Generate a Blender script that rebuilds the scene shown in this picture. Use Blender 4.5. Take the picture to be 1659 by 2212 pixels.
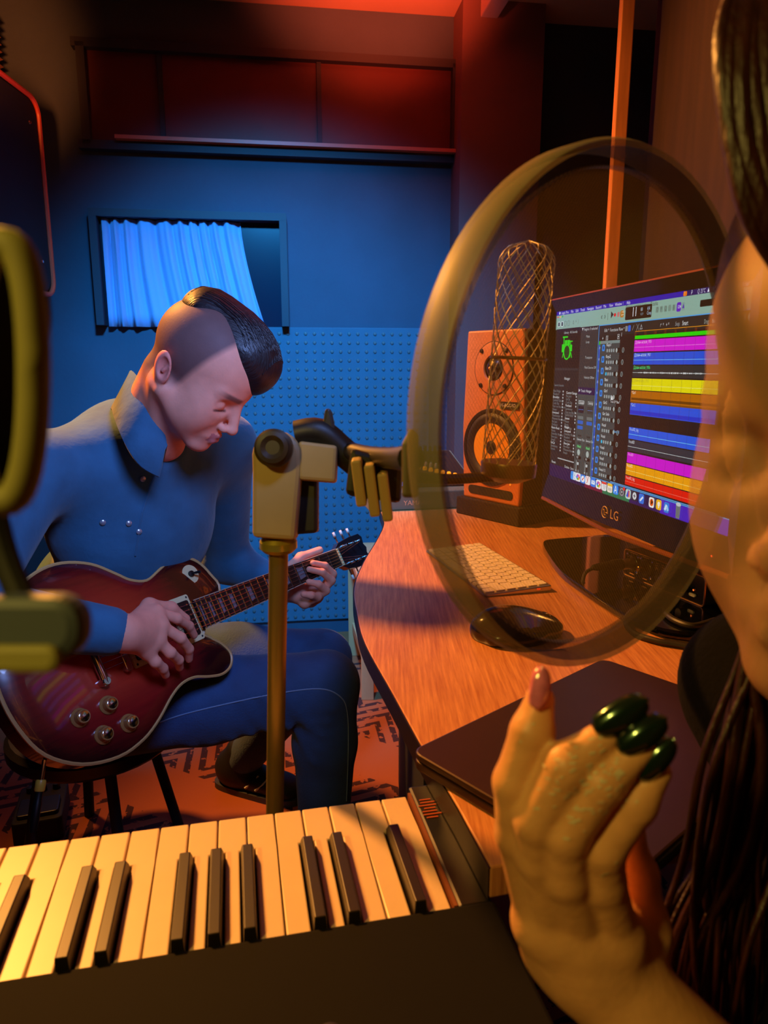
import bpy, math, random
import numpy as np
from mathutils import Vector, Matrix
from mathutils.bvhtree import BVHTree
random.seed(7); RNG = np.random.default_rng(7)
SC = bpy.context.scene; COL = SC.collection
for o in list(bpy.data.objects): bpy.data.objects.remove(o, do_unlink=True)

# ------------------------------------------------------------------ camera
FPX, PITCH, IW, IH = 1530.0, 0.204, 1659, 2212
CAM = Vector((0, 0, 1.10))
cd = bpy.data.cameras.new('camera'); cam = bpy.data.objects.new('camera', cd); COL.objects.link(cam)
cd.sensor_fit = 'VERTICAL'; cd.sensor_height = 36.0; cd.lens = FPX / IH * 36.0
cd.clip_start = 0.02; cd.clip_end = 30
cam.location = CAM; cam.rotation_euler = (math.pi / 2 - PITCH, 0, 0)
cd.dof.use_dof = True; cd.dof.focus_distance = 1.15; cd.dof.aperture_fstop = 24.9 / 2.4
SC.camera = cam
# ------------------------------------------------------------------ world, lamps, exposure
w = bpy.data.worlds.new('world'); SC.world = w; w.use_nodes = True
w.node_tree.nodes['Background'].inputs[0].default_value = (0.12, 0.16, 0.3, 1)
w.node_tree.nodes['Background'].inputs[1].default_value = 0.02
SC.view_settings.view_transform = 'Standard'; SC.view_settings.look = 'None'
SC.view_settings.gamma = 1.0; SC.view_settings.use_curve_mapping = False
SC.view_settings.exposure = 0.0

def aim(o, tgt):
    o.rotation_euler = (Vector(tgt) - o.location).to_track_quat('-Z', 'Y').to_euler()
def area(name, loc, tgt, col, e, size):
    l = bpy.data.lights.new(name, 'AREA'); l.color = col; l.energy = e; l.size = size
    o = bpy.data.objects.new(name, l); COL.objects.link(o); o.location = loc; aim(o, tgt); return o
def spot(name, loc, tgt, col, e, ang, blend, rad=0.06):
    l = bpy.data.lights.new(name, 'SPOT'); l.color = col; l.energy = e
    l.spot_size = math.radians(ang); l.spot_blend = blend; l.shadow_soft_size = rad
    o = bpy.data.objects.new(name, l); COL.objects.link(o); o.location = loc; aim(o, tgt); return o
spot('orange_lamp', (-1.22, 1.75, 2.22), (0.40, 1.10, 1.05), (1.0, 0.38, 0.065), 350, 98, 0.7, 0.09)
spot('blue_wall_fill', (-0.20, 1.05, 2.28), (-0.36, 2.8, 0.70), (0.03, 0.38, 1.0), 560, 68, 0.9, 0.12)  # added light, gives the back wall its blue veil
spot('blue_front_fill', (0.05, 0.42, 1.50), (-0.42, 1.25, 0.90), (0.24, 0.40, 1.0), 48, 60, 0.9, 0.15)  # added light in place of the blue haze over the guitarist
spot('red_ceiling_lamp', (0.05, 1.80, 1.88), (0.0, 2.50, 2.36), (1.0, 0.10, 0.03), 190, 54, 1.0, 0.05)
spot('red_side_fill', (-1.02, 1.70, 1.86), (-1.29, 2.34, 2.04), (1.0, 0.22, 0.04), 44, 50, 0.8, 0.05)  # added spot without a fixture, reddens the loudspeaker rim and foam
spot('yellow_lamp', (-0.50, -0.25, 1.55), (0.08, 0.40, 0.98), (1.0, 0.70, 0.13), 15, 66, 0.8, 0.05)

# ------------------------------------------------------------------ pixel helpers
_c, _s = math.cos(PITCH), math.sin(PITCH)
def ray(px, py):
    u = (px - IW / 2) / FPX; v = -(py - IH / 2) / FPX
    return Vector((u, _c + v * _s, -_s + v * _c))
def PZ(px, py, z): d = ray(px, py); return CAM + d * ((z - CAM.z) / d.z)
def PD(px, py, D): d = ray(px, py); return CAM + d * (D / d.y)
def PPL(px, py, o, n): d = ray(px, py); n = Vector(n); return CAM + d * ((Vector(o) - CAM).dot(n) / d.dot(n))

# ------------------------------------------------------------------ materials
def s2l(c):
    return tuple(((x / 255) / 12.92 if x / 255 <= 0.04045 else ((x / 255 + 0.055) / 1.055) ** 2.4) for x in c)
MATS = {}
def mat(name, col, rough=0.5, metal=0.0, spec=0.5, emit=0, var=0.0, vscale=30, bump=0.0, bscale=200, stretch=(1, 1, 1), ghost=0.0, coat=0.0, sss=0.0, attr=None, sheen=0):
    if name in MATS: return MATS[name]
    m = bpy.data.materials.new(name); m.use_nodes = True; nt = m.node_tree; N = nt.nodes; L = nt.links
    b = N['Principled BSDF']; out = N['Material Output']
    lc = (*s2l(col), 1)
    b.inputs['Base Color'].default_value = lc; b.inputs['Roughness'].default_value = rough
    b.inputs['Metallic'].default_value = metal; b.inputs['Specular IOR Level'].default_value = spec
    b.inputs['Coat Weight'].default_value = coat; b.inputs['Coat Roughness'].default_value = 0.08
    if sss: b.inputs['Subsurface Weight'].default_value = sss; b.inputs['Subsurface Scale'].default_value = 0.006; b.inputs['Subsurface Radius'].default_value = (1, .35, .2)
    if sheen: b.inputs['Sheen Weight'].default_value = sheen
    tc = N.new('ShaderNodeTexCoord'); mp = N.new('ShaderNodeMapping'); mp.inputs['Scale'].default_value = stretch
    L.new(tc.outputs['Object'], mp.inputs[0])
    src = None
    if attr:
        a = N.new('ShaderNodeAttribute'); a.attribute_name = attr; src = a.outputs['Color']
    if var:
        nz = N.new('ShaderNodeTexNoise'); nz.inputs['Scale'].default_value = vscale; nz.inputs['Detail'].default_value = 5
        L.new(mp.outputs[0], nz.inputs['Vector'])
        mr = N.new('ShaderNodeMapRange'); mr.inputs[1].default_value = .3; mr.inputs[2].default_value = .7
        mr.inputs[3].default_value = 1 - var; mr.inputs[4].default_value = 1 + var
        L.new(nz.outputs['Fac'], mr.inputs[0])
        mx = N.new('ShaderNodeMix'); mx.data_type = 'RGBA'; mx.blend_type = 'MULTIPLY'; mx.inputs[0].default_value = 1
        if src: L.new(src, mx.inputs[6])
        else: mx.inputs[6].default_value = lc
        L.new(mr.outputs[0], mx.inputs[7]); src = mx.outputs[2]
    if src: L.new(src, b.inputs['Base Color'])
    if emit:
        if src: L.new(src, b.inputs['Emission Color'])
        else: b.inputs['Emission Color'].default_value = lc
        b.inputs['Emission Strength'].default_value = emit
    if bump:
        nb = N.new('ShaderNodeTexNoise'); nb.inputs['Scale'].default_value = bscale; nb.inputs['Detail'].default_value = 4
        L.new(mp.outputs[0], nb.inputs['Vector'])
        bp = N.new('ShaderNodeBump'); bp.inputs['Strength'].default_value = bump; bp.inputs['Distance'].default_value = 0.004
        L.new(nb.outputs['Fac'], bp.inputs['Height']); L.new(bp.outputs[0], b.inputs['Normal'])
    if ghost:
        t = N.new('ShaderNodeBsdfTransparent'); mx = N.new('ShaderNodeMixShader'); mx.inputs[0].default_value = ghost
        L.new(b.outputs[0], mx.inputs[1]); L.new(t.outputs[0], mx.inputs[2]); L.new(mx.outputs[0], out.inputs['Surface'])
    MATS[name] = m; return m
def emis(name, col, strength=1.0):
    return mat(name, col, rough=.4, emit=strength)

# ------------------------------------------------------------------ mesh helpers
def frame(o, x, y):
    x = Vector(x).normalized(); y = Vector(y); y = (y - x * x.dot(y)).normalized(); z = x.cross(y)
    M = Matrix((x, y, z)).transposed().to_4x4(); M.translation = Vector(o); return M
def catmull(P, n=6, closed=True):
    P = [Vector(p) for p in P]; out = []; L = len(P)
    for i in range(L if closed else L - 1):
        if closed: a, b, c, d = P[i - 1], P[i], P[(i + 1) % L], P[(i + 2) % L]
        else: a, b, c, d = P[max(i - 1, 0)], P[i], P[i + 1], P[min(i + 2, L - 1)]
        for k in range(n):
            t = k / n
            out.append(0.5 * ((2 * b) + (c - a) * t + (2 * a - 5 * b + 4 * c - d) * t * t + (3 * b - a - 3 * c + d) * t ** 3))
    if not closed: out.append(P[-1])
    return out
class MB:
    def __init__(s): s.v = []; s.f = []; s.c = []
    def add(s, V, Fc, col=None):
        o = len(s.v); s.v += [tuple(v) for v in V]; s.f += [tuple(i + o for i in f) for f in Fc]; s.c += [col] * len(Fc); return s
    def box(s, c, d, R=None, col=None):
        c = Vector(c); h = Vector(d) / 2; V = []
        for z in (-1, 1):
            for x, y in ((-1, -1), (1, -1), (1, 1), (-1, 1)):
                p = Vector((x * h.x, y * h.y, z * h.z)); V.append(c + (R @ p if R else p))
        return s.add(V, [(3, 2, 1, 0), (4, 5, 6, 7), (0, 1, 5, 4), (1, 2, 6, 5), (2, 3, 7, 6), (3, 0, 4, 7)], col)
    def lathe(s, prof, o=(0, 0, 0), ax=(0, 0, 1), n=20, col=None):
        o = Vector(o); q = Vector(ax).normalized().to_track_quat('Z', 'Y').to_matrix(); V = []
        for r, h in prof:
            for k in range(n):
                a = 2 * math.pi * k / n; V.append(o + q @ Vector((r * math.cos(a), r * math.sin(a), h)))
        Fc = [(i * n + k, i * n + (k + 1) % n, (i + 1) * n + (k + 1) % n, (i + 1) * n + k) for i in range(len(prof) - 1) for k in range(n)]
        if prof[0][0] > 1e-6: Fc.append(tuple(range(n - 1, -1, -1)))
        if prof[-1][0] > 1e-6: Fc.append(tuple((len(prof) - 1) * n + k for k in range(n)))
        return s.add(V, Fc, col)
    def cyl(s, a, b, r0, r1=None, n=16, col=None):
        a = Vector(a); b = Vector(b); r1 = r0 if r1 is None else r1
        return s.lathe([(r0, 0), (r1, (b - a).length)], a, b - a, n, col)
    def tube(s, P, r, n=8, closed=False, flat=1.0, col=None):
        P = [Vector(p) for p in P]; L = len(P); V = []; rr = r if isinstance(r, (list, tuple)) else [r] * L
        prev = None
        for i, p in enumerate(P):
            t = (P[(i + 1) % L] - P[i - 1]) if closed else (P[min(i + 1, L - 1)] - P[max(i - 1, 0)])
            t.normalize()
            if prev is None:
                u = t.orthogonal().normalized()
                if abs(t.z) < 0.9: u = (Vector((0, 0, 1)) - t * t.z).normalized()
            else: u = (prev - t * prev.dot(t)).normalized()
            prev = u; w_ = t.cross(u)
            for k in range(n):
                a = 2 * math.pi * k / n; V.append(p + (u * math.cos(a) + w_ * math.sin(a) * flat) * rr[i])
        R = L if closed else L - 1
        Fc = [(i * n + k, i * n + (k + 1) % n, ((i + 1) % L) * n + (k + 1) % n, ((i + 1) % L) * n + k) for i in range(R) for k in range(n)]
        if not closed: Fc += [tuple(range(n - 1, -1, -1)), tuple((L - 1) * n + k for k in range(n))]
        return s.add(V, Fc, col)
    def prism(s, poly, z0, z1, M=None, col=None):
        n = len(poly); V = [Vector((p[0], p[1], z0)) for p in poly] + [Vector((p[0], p[1], z1)) for p in poly]
        if M: V = [M @ v for v in V]
        ar = sum(poly[i][0] * poly[(i + 1) % n][1] - poly[(i + 1) % n][0] * poly[i][1] for i in range(n))
        Fc = [tuple(range(n - 1, -1, -1)), tuple(range(n, 2 * n))] + [(i, (i + 1) % n, n + (i + 1) % n, n + i) for i in range(n)]
        if ar < 0: Fc = [tuple(reversed(f)) for f in Fc]
        return s.add(V, Fc, col)
    def build(s, name, m, parent=None, smooth=False, bevel=0, ang=35, world=False):
        V = s.v
        if world and parent is not None:
            I = parent.matrix_world.inverted(); V = [tuple(I @ Vector(v)) for v in V]
        me = bpy.data.meshes.new(name); me.from_pydata([tuple(v) for v in V], [], s.f); me.materials.append(m)
        if any(c is not None for c in s.c):
            at = me.color_attributes.new('col', 'FLOAT_COLOR', 'CORNER'); k = 0; arr = np.ones((len(me.loops), 4), np.float32)
            for f, c in zip(s.f, s.c):
                arr[k:k + len(f), :3] = c or (0, 0, 0); k += len(f)
            at.data.foreach_set('color', arr.ravel())
        if smooth:
            me.polygons.foreach_set('use_smooth', [True] * len(me.polygons)); me.set_sharp_from_angle(angle=math.radians(ang))
        me.update(); o = bpy.data.objects.new(name, me); COL.objects.link(o)
        if parent is not None: o.parent = parent
        if bevel:
            b = o.modifiers.new('bevel', 'BEVEL'); b.width = bevel; b.segments = 2; b.limit_method = 'ANGLE'; b.angle_limit = math.radians(40)
        return o
def rrect(w_, h_, r, n=5, cx=0, cy=0):
    P = []
    for sx, sy, a0 in ((1, 1, 0), (-1, 1, 90), (-1, -1, 180), (1, -1, 270)):
        for k in range(n + 1):
            a = math.radians(a0 + 90 * k / n); P.append((cx + sx * (w_ / 2 - r) + r * math.cos(a), cy + sy * (h_ / 2 - r) + r * math.sin(a)))
    return P
def tag(o, label, cat, group=None, kind=None):
    o['label'] = label; o['category'] = cat
    if group: o['group'] = group
    if kind: o['kind'] = kind
    return o
def thing(name, label, cat, M=None, group=None):
    o = bpy.data.objects.new(name, None); COL.objects.link(o); o.empty_display_size = .05
    if M is not None:
        if not isinstance(M, Matrix): M = Matrix.Translation(Vector(M))
        o.matrix_world = M
        o.location, o.rotation_euler = M.to_translation(), M.to_euler()
        bpy.context.view_layer.update()
    return tag(o, label, cat, group)
def struct(o, label=None):
    o['kind'] = 'structure'
    if label: o['label'] = label
    return o
def text_mesh(txt, size, M, mb, col=None, align='LEFT'):
    cu = bpy.data.curves.new('t', 'FONT'); cu.body = txt; cu.size = size; cu.align_x = align; cu.align_y = 'CENTER'; cu.resolution_u = 2
    ob = bpy.data.objects.new('t', cu); COL.objects.link(ob)
    dg = bpy.context.evaluated_depsgraph_get(); me = ob.evaluated_get(dg).to_mesh()
    mb.add([M @ v.co for v in me.vertices], [tuple(p.vertices) for p in me.polygons], col)
    ob.evaluated_get(dg).to_mesh_clear(); bpy.data.objects.remove(ob, do_unlink=True); bpy.data.curves.remove(cu)
# ------------------------------------------------------------------ implicit surfaces
def sdf_mesh(prims, h, pad=0.02):
    """prims: ('cap',a,b,ra,rb,k) ('ell',centre,R3x3,radii,k) ; negative k = carve. returns verts, quads"""
    lo = np.full(3, 1e9); hi = np.full(3, -1e9); B = []
    for p in prims:
        if p[0] == 'cap':
            a, b = np.array(p[1], float), np.array(p[2], float); r = max(p[3], p[4]); l = np.minimum(a, b) - r; u = np.maximum(a, b) + r
        else:
            c = np.array(p[1], float); r = np.abs(np.array(p[2], float)) @ np.array(p[3], float); l = c - r; u = c + r
        B.append((l, u))
        if p[-1] >= 0: lo = np.minimum(lo, l); hi = np.maximum(hi, u)
    lo -= pad; hi += pad; n = np.ceil((hi - lo) / h).astype(int) + 1
    phi = np.full(n, 0.5, np.float32); ax = [lo[i] + h * np.arange(n[i]) for i in range(3)]
    for p, (l, u) in zip(prims, B):
        k = abs(p[-1]); m = k + 4 * h
        i0 = np.maximum(((l - m - lo) / h).astype(int), 0); i1 = np.minimum(((u + m - lo) / h).astype(int) + 2, n)
        if (i1 <= i0).any(): continue
        X, Y, Z = np.meshgrid(*[ax[i][i0[i]:i1[i]].astype(np.float32) for i in range(3)], indexing='ij')
        if p[0] == 'cap':
            a = np.array(p[1], np.float32); b = np.array(p[2], np.float32); d = b - a; dd = float(d @ d) + 1e-12
            t = np.clip(((X - a[0]) * d[0] + (Y - a[1]) * d[1] + (Z - a[2]) * d[2]) / dd, 0, 1)
            D = np.sqrt((X - a[0] - t * d[0]) ** 2 + (Y - a[1] - t * d[1]) ** 2 + (Z - a[2] - t * d[2]) ** 2) - (p[3] + (p[4] - p[3]) * t)
        else:
            c = p[1]; R = np.array(p[2], np.float32); r = p[3]
            q = [(R[0, i] * (X - c[0]) + R[1, i] * (Y - c[1]) + R[2, i] * (Z - c[2])) for i in range(3)]
            k0 = np.sqrt(sum((q[i] / r[i]) ** 2 for i in range(3))); k1 = np.sqrt(sum((q[i] / r[i] ** 2) ** 2 for i in range(3))) + 1e-9
            D = np.where(k0 < .25, (k0 - 1) * min(r), k0 * (k0 - 1) / k1)
        sl = tuple(slice(i0[i], i1[i]) for i in range(3)); A = phi[sl]
        if p[-1] >= 0:
            kk = max(k, 1e-6); hh = np.maximum(kk - np.abs(A - D), 0) / kk; phi[sl] = np.minimum(A, D) - hh * hh * kk * .25
        else:
            kk = max(k, 1e-6); hh = np.maximum(kk - np.abs(A + D), 0) / kk; phi[sl] = np.maximum(A, -D) + hh * hh * kk * .25
    ins = phi < 0
    sh = [(x, y, z) for x in (0, 1) for y in (0, 1) for z in (0, 1)]
    cnt = sum(ins[x:n[0] - 1 + x, y:n[1] - 1 + y, z:n[2] - 1 + z].astype(np.int8) for x, y, z in sh)
    idx = np.argwhere((cnt > 0) & (cnt < 8)); S = np.zeros((len(idx), 3)); C = np.zeros(len(idx))
    for x, y, z in sh:
        for a in range(3):
            o = [x, y, z]
            if o[a]: continue
            o2 = o.copy(); o2[a] = 1
            p0 = phi[tuple((idx + o).T)]; p1 = phi[tuple((idx + o2).T)]; cr = (p0 < 0) != (p1 < 0)
            t = np.where(cr, p0 / np.where(cr, p0 - p1, 1), 0); q = np.repeat(np.array([o], float), len(idx), 0); q[:, a] += t
            S += q * cr[:, None]; C += cr
    V = lo + h * (idx + S / C[:, None])
    ids = np.full(n - 1, -1, np.int64); ids[tuple(idx.T)] = np.arange(len(idx)); Q = []
    for a in range(3):
        b, c = (a + 1) % 3, (a + 2) % 3
        s0 = [slice(None)] * 3; s1 = [slice(None)] * 3; s0[a] = slice(0, -1); s1[a] = slice(1, None)
        e = np.argwhere(ins[tuple(s0)] != ins[tuple(s1)]); e = e[(e[:, b] > 0) & (e[:, c] > 0) & (e[:, b] < n[b] - 1) & (e[:, c] < n[c] - 1)]
        eb = np.zeros(3, int); eb[b] = 1; ec = np.zeros(3, int); ec[c] = 1
        q = np.stack([ids[tuple((e - eb - ec).T)], ids[tuple((e - ec).T)], ids[tuple(e.T)], ids[tuple((e - eb).T)]], 1)
        f = ~ins[tuple(e.T)]; q[f] = q[f][:, ::-1]; Q.append(q)
    Q = np.concatenate(Q); return V, Q
I3 = np.eye(3)
def cap(a, b, ra, rb=None, k=.01): return ('cap', tuple(a), tuple(b), ra, ra if rb is None else rb, k)
def ell(c, r, R=I3, k=.01): return ('ell', tuple(c), np.array(R), tuple(r), k)
def chain(P, R, k=.01): return [cap(P[i], P[i + 1], R[i], R[i + 1], k) for i in range(len(P) - 1)]
def join_sdf(parts):
    V = []; Q = []; o = 0
    for v, q in parts: V.append(v); Q.append(q + o); o += len(v)
    return np.concatenate(V), np.concatenate(Q)
def sdf_obj(name, VQ, m, parent=None, colfn=None, smooth_it=0):
    V, Q = VQ
    V0 = V
    if parent is not None:
        I = np.array(parent.matrix_world.inverted()); V = V @ I[:3, :3].T + I[:3, 3]
    me = bpy.data.meshes.new(name); me.vertices.add(len(V)); me.vertices.foreach_set('co', V.astype(np.float32).ravel())
    me.loops.add(Q.size); me.polygons.add(len(Q)); me.loops.foreach_set('vertex_index', Q.astype(np.int32).ravel())
    me.polygons.foreach_set('loop_start', np.arange(0, Q.size, 4, dtype=np.int32))
    me.polygons.foreach_set('use_smooth', np.ones(len(Q), bool)); me.update(calc_edges=True); me.validate()
    me.materials.append(m)
    if colfn is not None:
        at = me.color_attributes.new('col', 'FLOAT_COLOR', 'POINT'); A = np.ones((len(V), 4), np.float32); A[:, :3] = colfn(V0); at.data.foreach_set('color', A.ravel())
    o = bpy.data.objects.new(name, me); COL.objects.link(o)
    if parent is not None: o.parent = parent
    if smooth_it:
        sm = o.modifiers.new('smooth', 'SMOOTH'); sm.factor = .5; sm.iterations = smooth_it
    return o
def bvh(VQ): return BVHTree.FromPolygons([tuple(v) for v in VQ[0]], [tuple(q) for q in VQ[1]])
def hit(B, px, py, off=0.0):
    loc, nrm, i, d = B.ray_cast(CAM, ray(px, py).normalized())
    if loc is None: return None
    return loc + nrm * off, nrm
# ================================================================== SETTING
BA = math.radians(8.0)
BW = frame((0, 2.85, 0), (math.cos(BA), math.sin(BA), 0), (-math.sin(BA), math.cos(BA), 0))   # back wall: local x along it, y into it, z up
BWI = BW.inverted(); BWN = BW.to_3x3() @ Vector((0, 1, 0))
def WL(px, py, off=0.0):
    p = BWI @ PPL(px, py, BW.translation - BWN * off, BWN); return p.x, p.z
CEIL = WL(800, 24)[1]
def carpet_mat():
    m = bpy.data.materials.new('patterned_carpet'); m.use_nodes = True; nt = m.node_tree; N = nt.nodes; L = nt.links; b = N['Principled BSDF']
    tc = N.new('ShaderNodeTexCoord'); mp = N.new('ShaderNodeMapping'); mp.inputs['Rotation'].default_value = (0, 0, .5); mp.inputs['Scale'].default_value = (5, 5, 5)
    L.new(tc.outputs['Object'], mp.inputs[0])
    sp = N.new('ShaderNodeSeparateXYZ'); L.new(mp.outputs[0], sp.inputs[0])
    def mth(op, a, b_=None):
        n = N.new('ShaderNodeMath'); n.operation = op
        for i, x in enumerate((a, b_)):
            if x is None: continue
            if hasattr(x, 'links'): L.new(x, n.inputs[i])
            else: n.inputs[i].default_value = x
        return n.outputs[0]
    tri = mth('PINGPONG', sp.outputs[0], 0.5); zz = mth('ADD', sp.outputs[1], mth('MULTIPLY', tri, 1.3))
    st = mth('GREATER_THAN', mth('FRACT', mth('MULTIPLY', zz, 3.0)), 0.55)
    band = mth('GREATER_THAN', mth('PINGPONG', sp.outputs[1], 1.0), 0.45)
    nz = N.new('ShaderNodeTexNoise'); nz.inputs['Scale'].default_value = 9; nz.inputs['Detail'].default_value = 6; L.new(mp.outputs[0], nz.inputs['Vector'])
    f = mth('MULTIPLY', mth('MULTIPLY', st, band), mth('GREATER_THAN', nz.outputs['Fac'], 0.43))
    mx = N.new('ShaderNodeMix'); mx.data_type = 'RGBA'; L.new(f, mx.inputs[0])
    mx.inputs[6].default_value = (*s2l((160, 84, 44)), 1); mx.inputs[7].default_value = (*s2l((60, 24, 18)), 1)
    L.new(mx.outputs[2], b.inputs['Base Color']); b.inputs['Roughness'].default_value = .95
    n2 = N.new('ShaderNodeTexNoise'); n2.inputs['Scale'].default_value = 400; bp = N.new('ShaderNodeBump'); bp.inputs['Strength'].default_value = .5
    L.new(n2.outputs['Fac'], bp.inputs['Height']); L.new(bp.outputs[0], b.inputs['Normal'])
    return m
m_wall = mat('dark_blue_wall', (58, 72, 92), .75, var=.12, vscale=4, bump=.15, bscale=60)
m_wall2 = mat('dark_board_wall', (50, 30, 20), .6, var=.25, vscale=6, stretch=(6, 6, .6))
m_ceil = mat('ceiling_paint', (190, 150, 130), .8, var=.06, vscale=5)
m_col = mat('column_paint', (112, 80, 80), .7, var=.08, vscale=5)
m_black = mat('black_plastic', (18, 17, 17), .42, var=.1)
m_blackm = mat('black_matt', (14, 13, 13), .75)
m_gloss = mat('black_gloss', (8, 8, 9), .06, coat=.6)
m_chrome = mat('chrome', (210, 205, 200), .15, metal=1)
m_wood = mat('pale_wood', (205, 150, 100), .45, var=.12, vscale=8, stretch=(2, 2, .3), bump=.1)

struct(MB().box((0, 1.0, -0.05), (4.4, 5.4, 0.1)).build('floor', carpet_mat()))
struct(MB().box((0, 1.0, CEIL + .05), (4.4, 5.4, 0.1)).build('ceiling', m_ceil))
wb = struct(MB().box((0, .06, 1.2), (3.9, .12, 2.4)).build('wall_back', m_wall)); wb.matrix_world = BW
struct(MB().box((-1.36, 1.0, 1.2), (.12, 5.0, 2.4)).build('wall_left', mat('left_wall_paint', (30, 32, 40), .8)))
struct(MB().box((.83, .62, 1.2), (.12, 3.24, 2.4)).build('wall_right', m_wall2))
struct(MB().box((1.25, 2.6, 1.2), (.1, 1.4, 2.4)).build('wall_recess', m_wall))
struct(MB().box((0, -1.15, 1.2), (4.4, .12, 2.4)).build('wall_front', mat('front_wall_paint', (40, 40, 46), .8)))
# wood edge trim at the end of the right wall, lit orange
a = PD(1331, 300, 2.2)
struct(MB().box((a.x + .008, 2.2, 1.2), (.036, .03, 2.39)).build('trim_1', mat('edge_wood', (235, 150, 90), .5, var=.2, vscale=12, stretch=(3, 3, .4)), bevel=.003))
# column in the back corner
x0, _ = WL(995, 300, .14); x1, _ = WL(1168, 300, .14)
c = struct(MB().box(((x0 + x1) / 2, -.069, 1.2), (x1 - x0, .138, 2.398)).build('trim_2', m_col)); c.matrix_world = BW
# ceiling cornice beam running towards the viewer
p0 = PD(1037, 62, 2.66); q0 = PD(1112, -15, 2.30); dv = (q0 - p0); dv.z = 0; dv.normalize()
bm = MB(); M = frame((p0.x, p0.y, CEIL - .05), dv, (-dv.y, dv.x, 0))
bm.box((.42, 0.03, 0.0), (.84, .06, .098)); o = struct(bm.build('trim_3', m_ceil, bevel=.004)); o.matrix_world = M
# dark header beam above the window and its thin shelf line
def wallbox(px0, py0, px1, py1, d, name, m, off=0.0, parent=None, bevel=0):
    xa, za = WL(px0, py0, off + d); xb, zb = WL(px1, py1, off + d)
    xa2, xb2 = min(xa, xb), max(xa, xb); za2, zb2 = min(za, zb), max(za, zb)
    o = MB().box(((xa2 + xb2) / 2, -off - d / 2, (za2 + zb2) / 2), (xb2 - xa2, d, zb2 - za2)).build(name, m, parent, bevel=bevel)
    if parent is None: o.matrix_world = BW
    return o
m_frame = mat('window_frame_paint', (40, 44, 58), .6)
m_red = mat('red_reflection_glass', (84, 26, 28), .5, var=.4, vscale=2)
# window_1: long dark control-room window, red reflection put into the glass colour
xa, zt = WL(172, 92, .03); xb, _ = WL(985, 150, .03); _, zb = WL(180, 312, .03)
zt = min(zt, CEIL - .06)
wn = struct(MB().box(((xa + xb) / 2, -.006, (zt + zb) / 2), (xb - xa, .008, zt - zb)).build('window_1', m_red)); wn.matrix_world = BW
fr = MB(); t = .028
for cx, cz, sx, sz in (((xa + xb) / 2, zt, xb - xa + 2 * t, t), ((xa + xb) / 2, zb, xb - xa + 2 * t, t), (xa, (zt + zb) / 2, t, zt - zb), (xb, (zt + zb) / 2, t, zt - zb)):
    fr.box((cx, -.022, cz), (sx, .04, sz))
fr.build('window_frame', m_frame, wn)
for px in (348, 690):
    xm, _ = WL(px, 220, .03); MB().box((xm, -.016, (zt + zb) / 2), (.016, .014, zt - zb - .02)).build('mullion', m_frame, wn)
MB().box(((xa + xb) / 2 + .05, -.045, zb + .02), (xb - xa - .1, .05, .012)).build('window_sill', mat('sill_wood', (190, 96, 66), .4), wn)
# window_2: small lower window with the pleated curtain
xa, zt = WL(212, 470, .02); xb, zb = WL(610, 706, .02)
w2 = struct(MB().box(((xa + xb) / 2, -.004, (zt + zb) / 2), (xb - xa, .006, zt - zb)).build('window_2', mat('dark_pane', (20, 30, 50), .2))); w2.matrix_world = BW
fr = MB()
for cx, cz, sx, sz in (((xa + xb) / 2, zt + .012, xb - xa + .05, .026), (xa - .012, (zt + zb) / 2, .026, zt - zb), (xb + .012, (zt + zb) / 2, .026, zt - zb)):
    fr.box((cx, -.03, cz), (sx, .06, sz))
fr.build('window_frame', m_frame, w2)
mb = MB(); n = 130; V = []; x_end = WL(575, 600, .03)[0]
for j in range(9):
    tz = j / 8
    for i in range(n + 1):
        u = i / n; xx = xa + .012 + (x_end - xa - .02) * (u * (0.86 + .14 * tz ** 1.5) )
        ph = u * 62 + 2.5 * math.sin(u * 9) + .9 * math.sin(tz * 2 + u * 4)
        V.append((xx, -.024 - .011 * math.sin(ph) - .004 * math.sin(2.3 * ph + 1), zt - .004 - (zt - zb) * tz))
mb.add(V, [(j * (n + 1) + i, j * (n + 1) + i + 1, (j + 1) * (n + 1) + i + 1, (j + 1) * (n + 1) + i) for j in range(8) for i in range(n)])
cu = mb.build('curtain', mat('pale_curtain_cloth', (140, 165, 215), .85, sheen=.3), None, smooth=True, ang=80); cu.matrix_world = BW
tag(cu, 'pale pleated curtain glowing blue in the small wall window behind the guitarist', 'curtain')
cu.modifiers.new('solid', 'SOLIDIFY').thickness = .0015
# acoustic perforated panel behind the guitarist
xa, zt = WL(395, 705, .012); xb, _ = WL(930, 705, .012); zb = .06
MB().box(((xa + xb) / 2, -.006, (zt + zb) / 2), (xb - xa, .010, zt - zb)).build('acoustic_board', mat('panel_felt', (66, 98, 118), .8, var=.08, vscale=9, bump=.3, bscale=300), wb, bevel=.003); pn = [o for o in wb.children if o.name.startswith('acoustic_board')][0]
mb = MB(); sp_ = .0335; x = xa + .02
while x < xb - .015:
    z = zb + .02
    while z < zt - .015:
        mb.lathe([(.0075, 0), (.0062, .004), (.0, .0052)], (x, -.011, z), (0, -1, 0), 6); z += sp_
    x += sp_
st = mb.build('stud', mat('stud_rubber', (88, 92, 96), .5), pn, smooth=True); st['kind'] = 'stuff'
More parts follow.
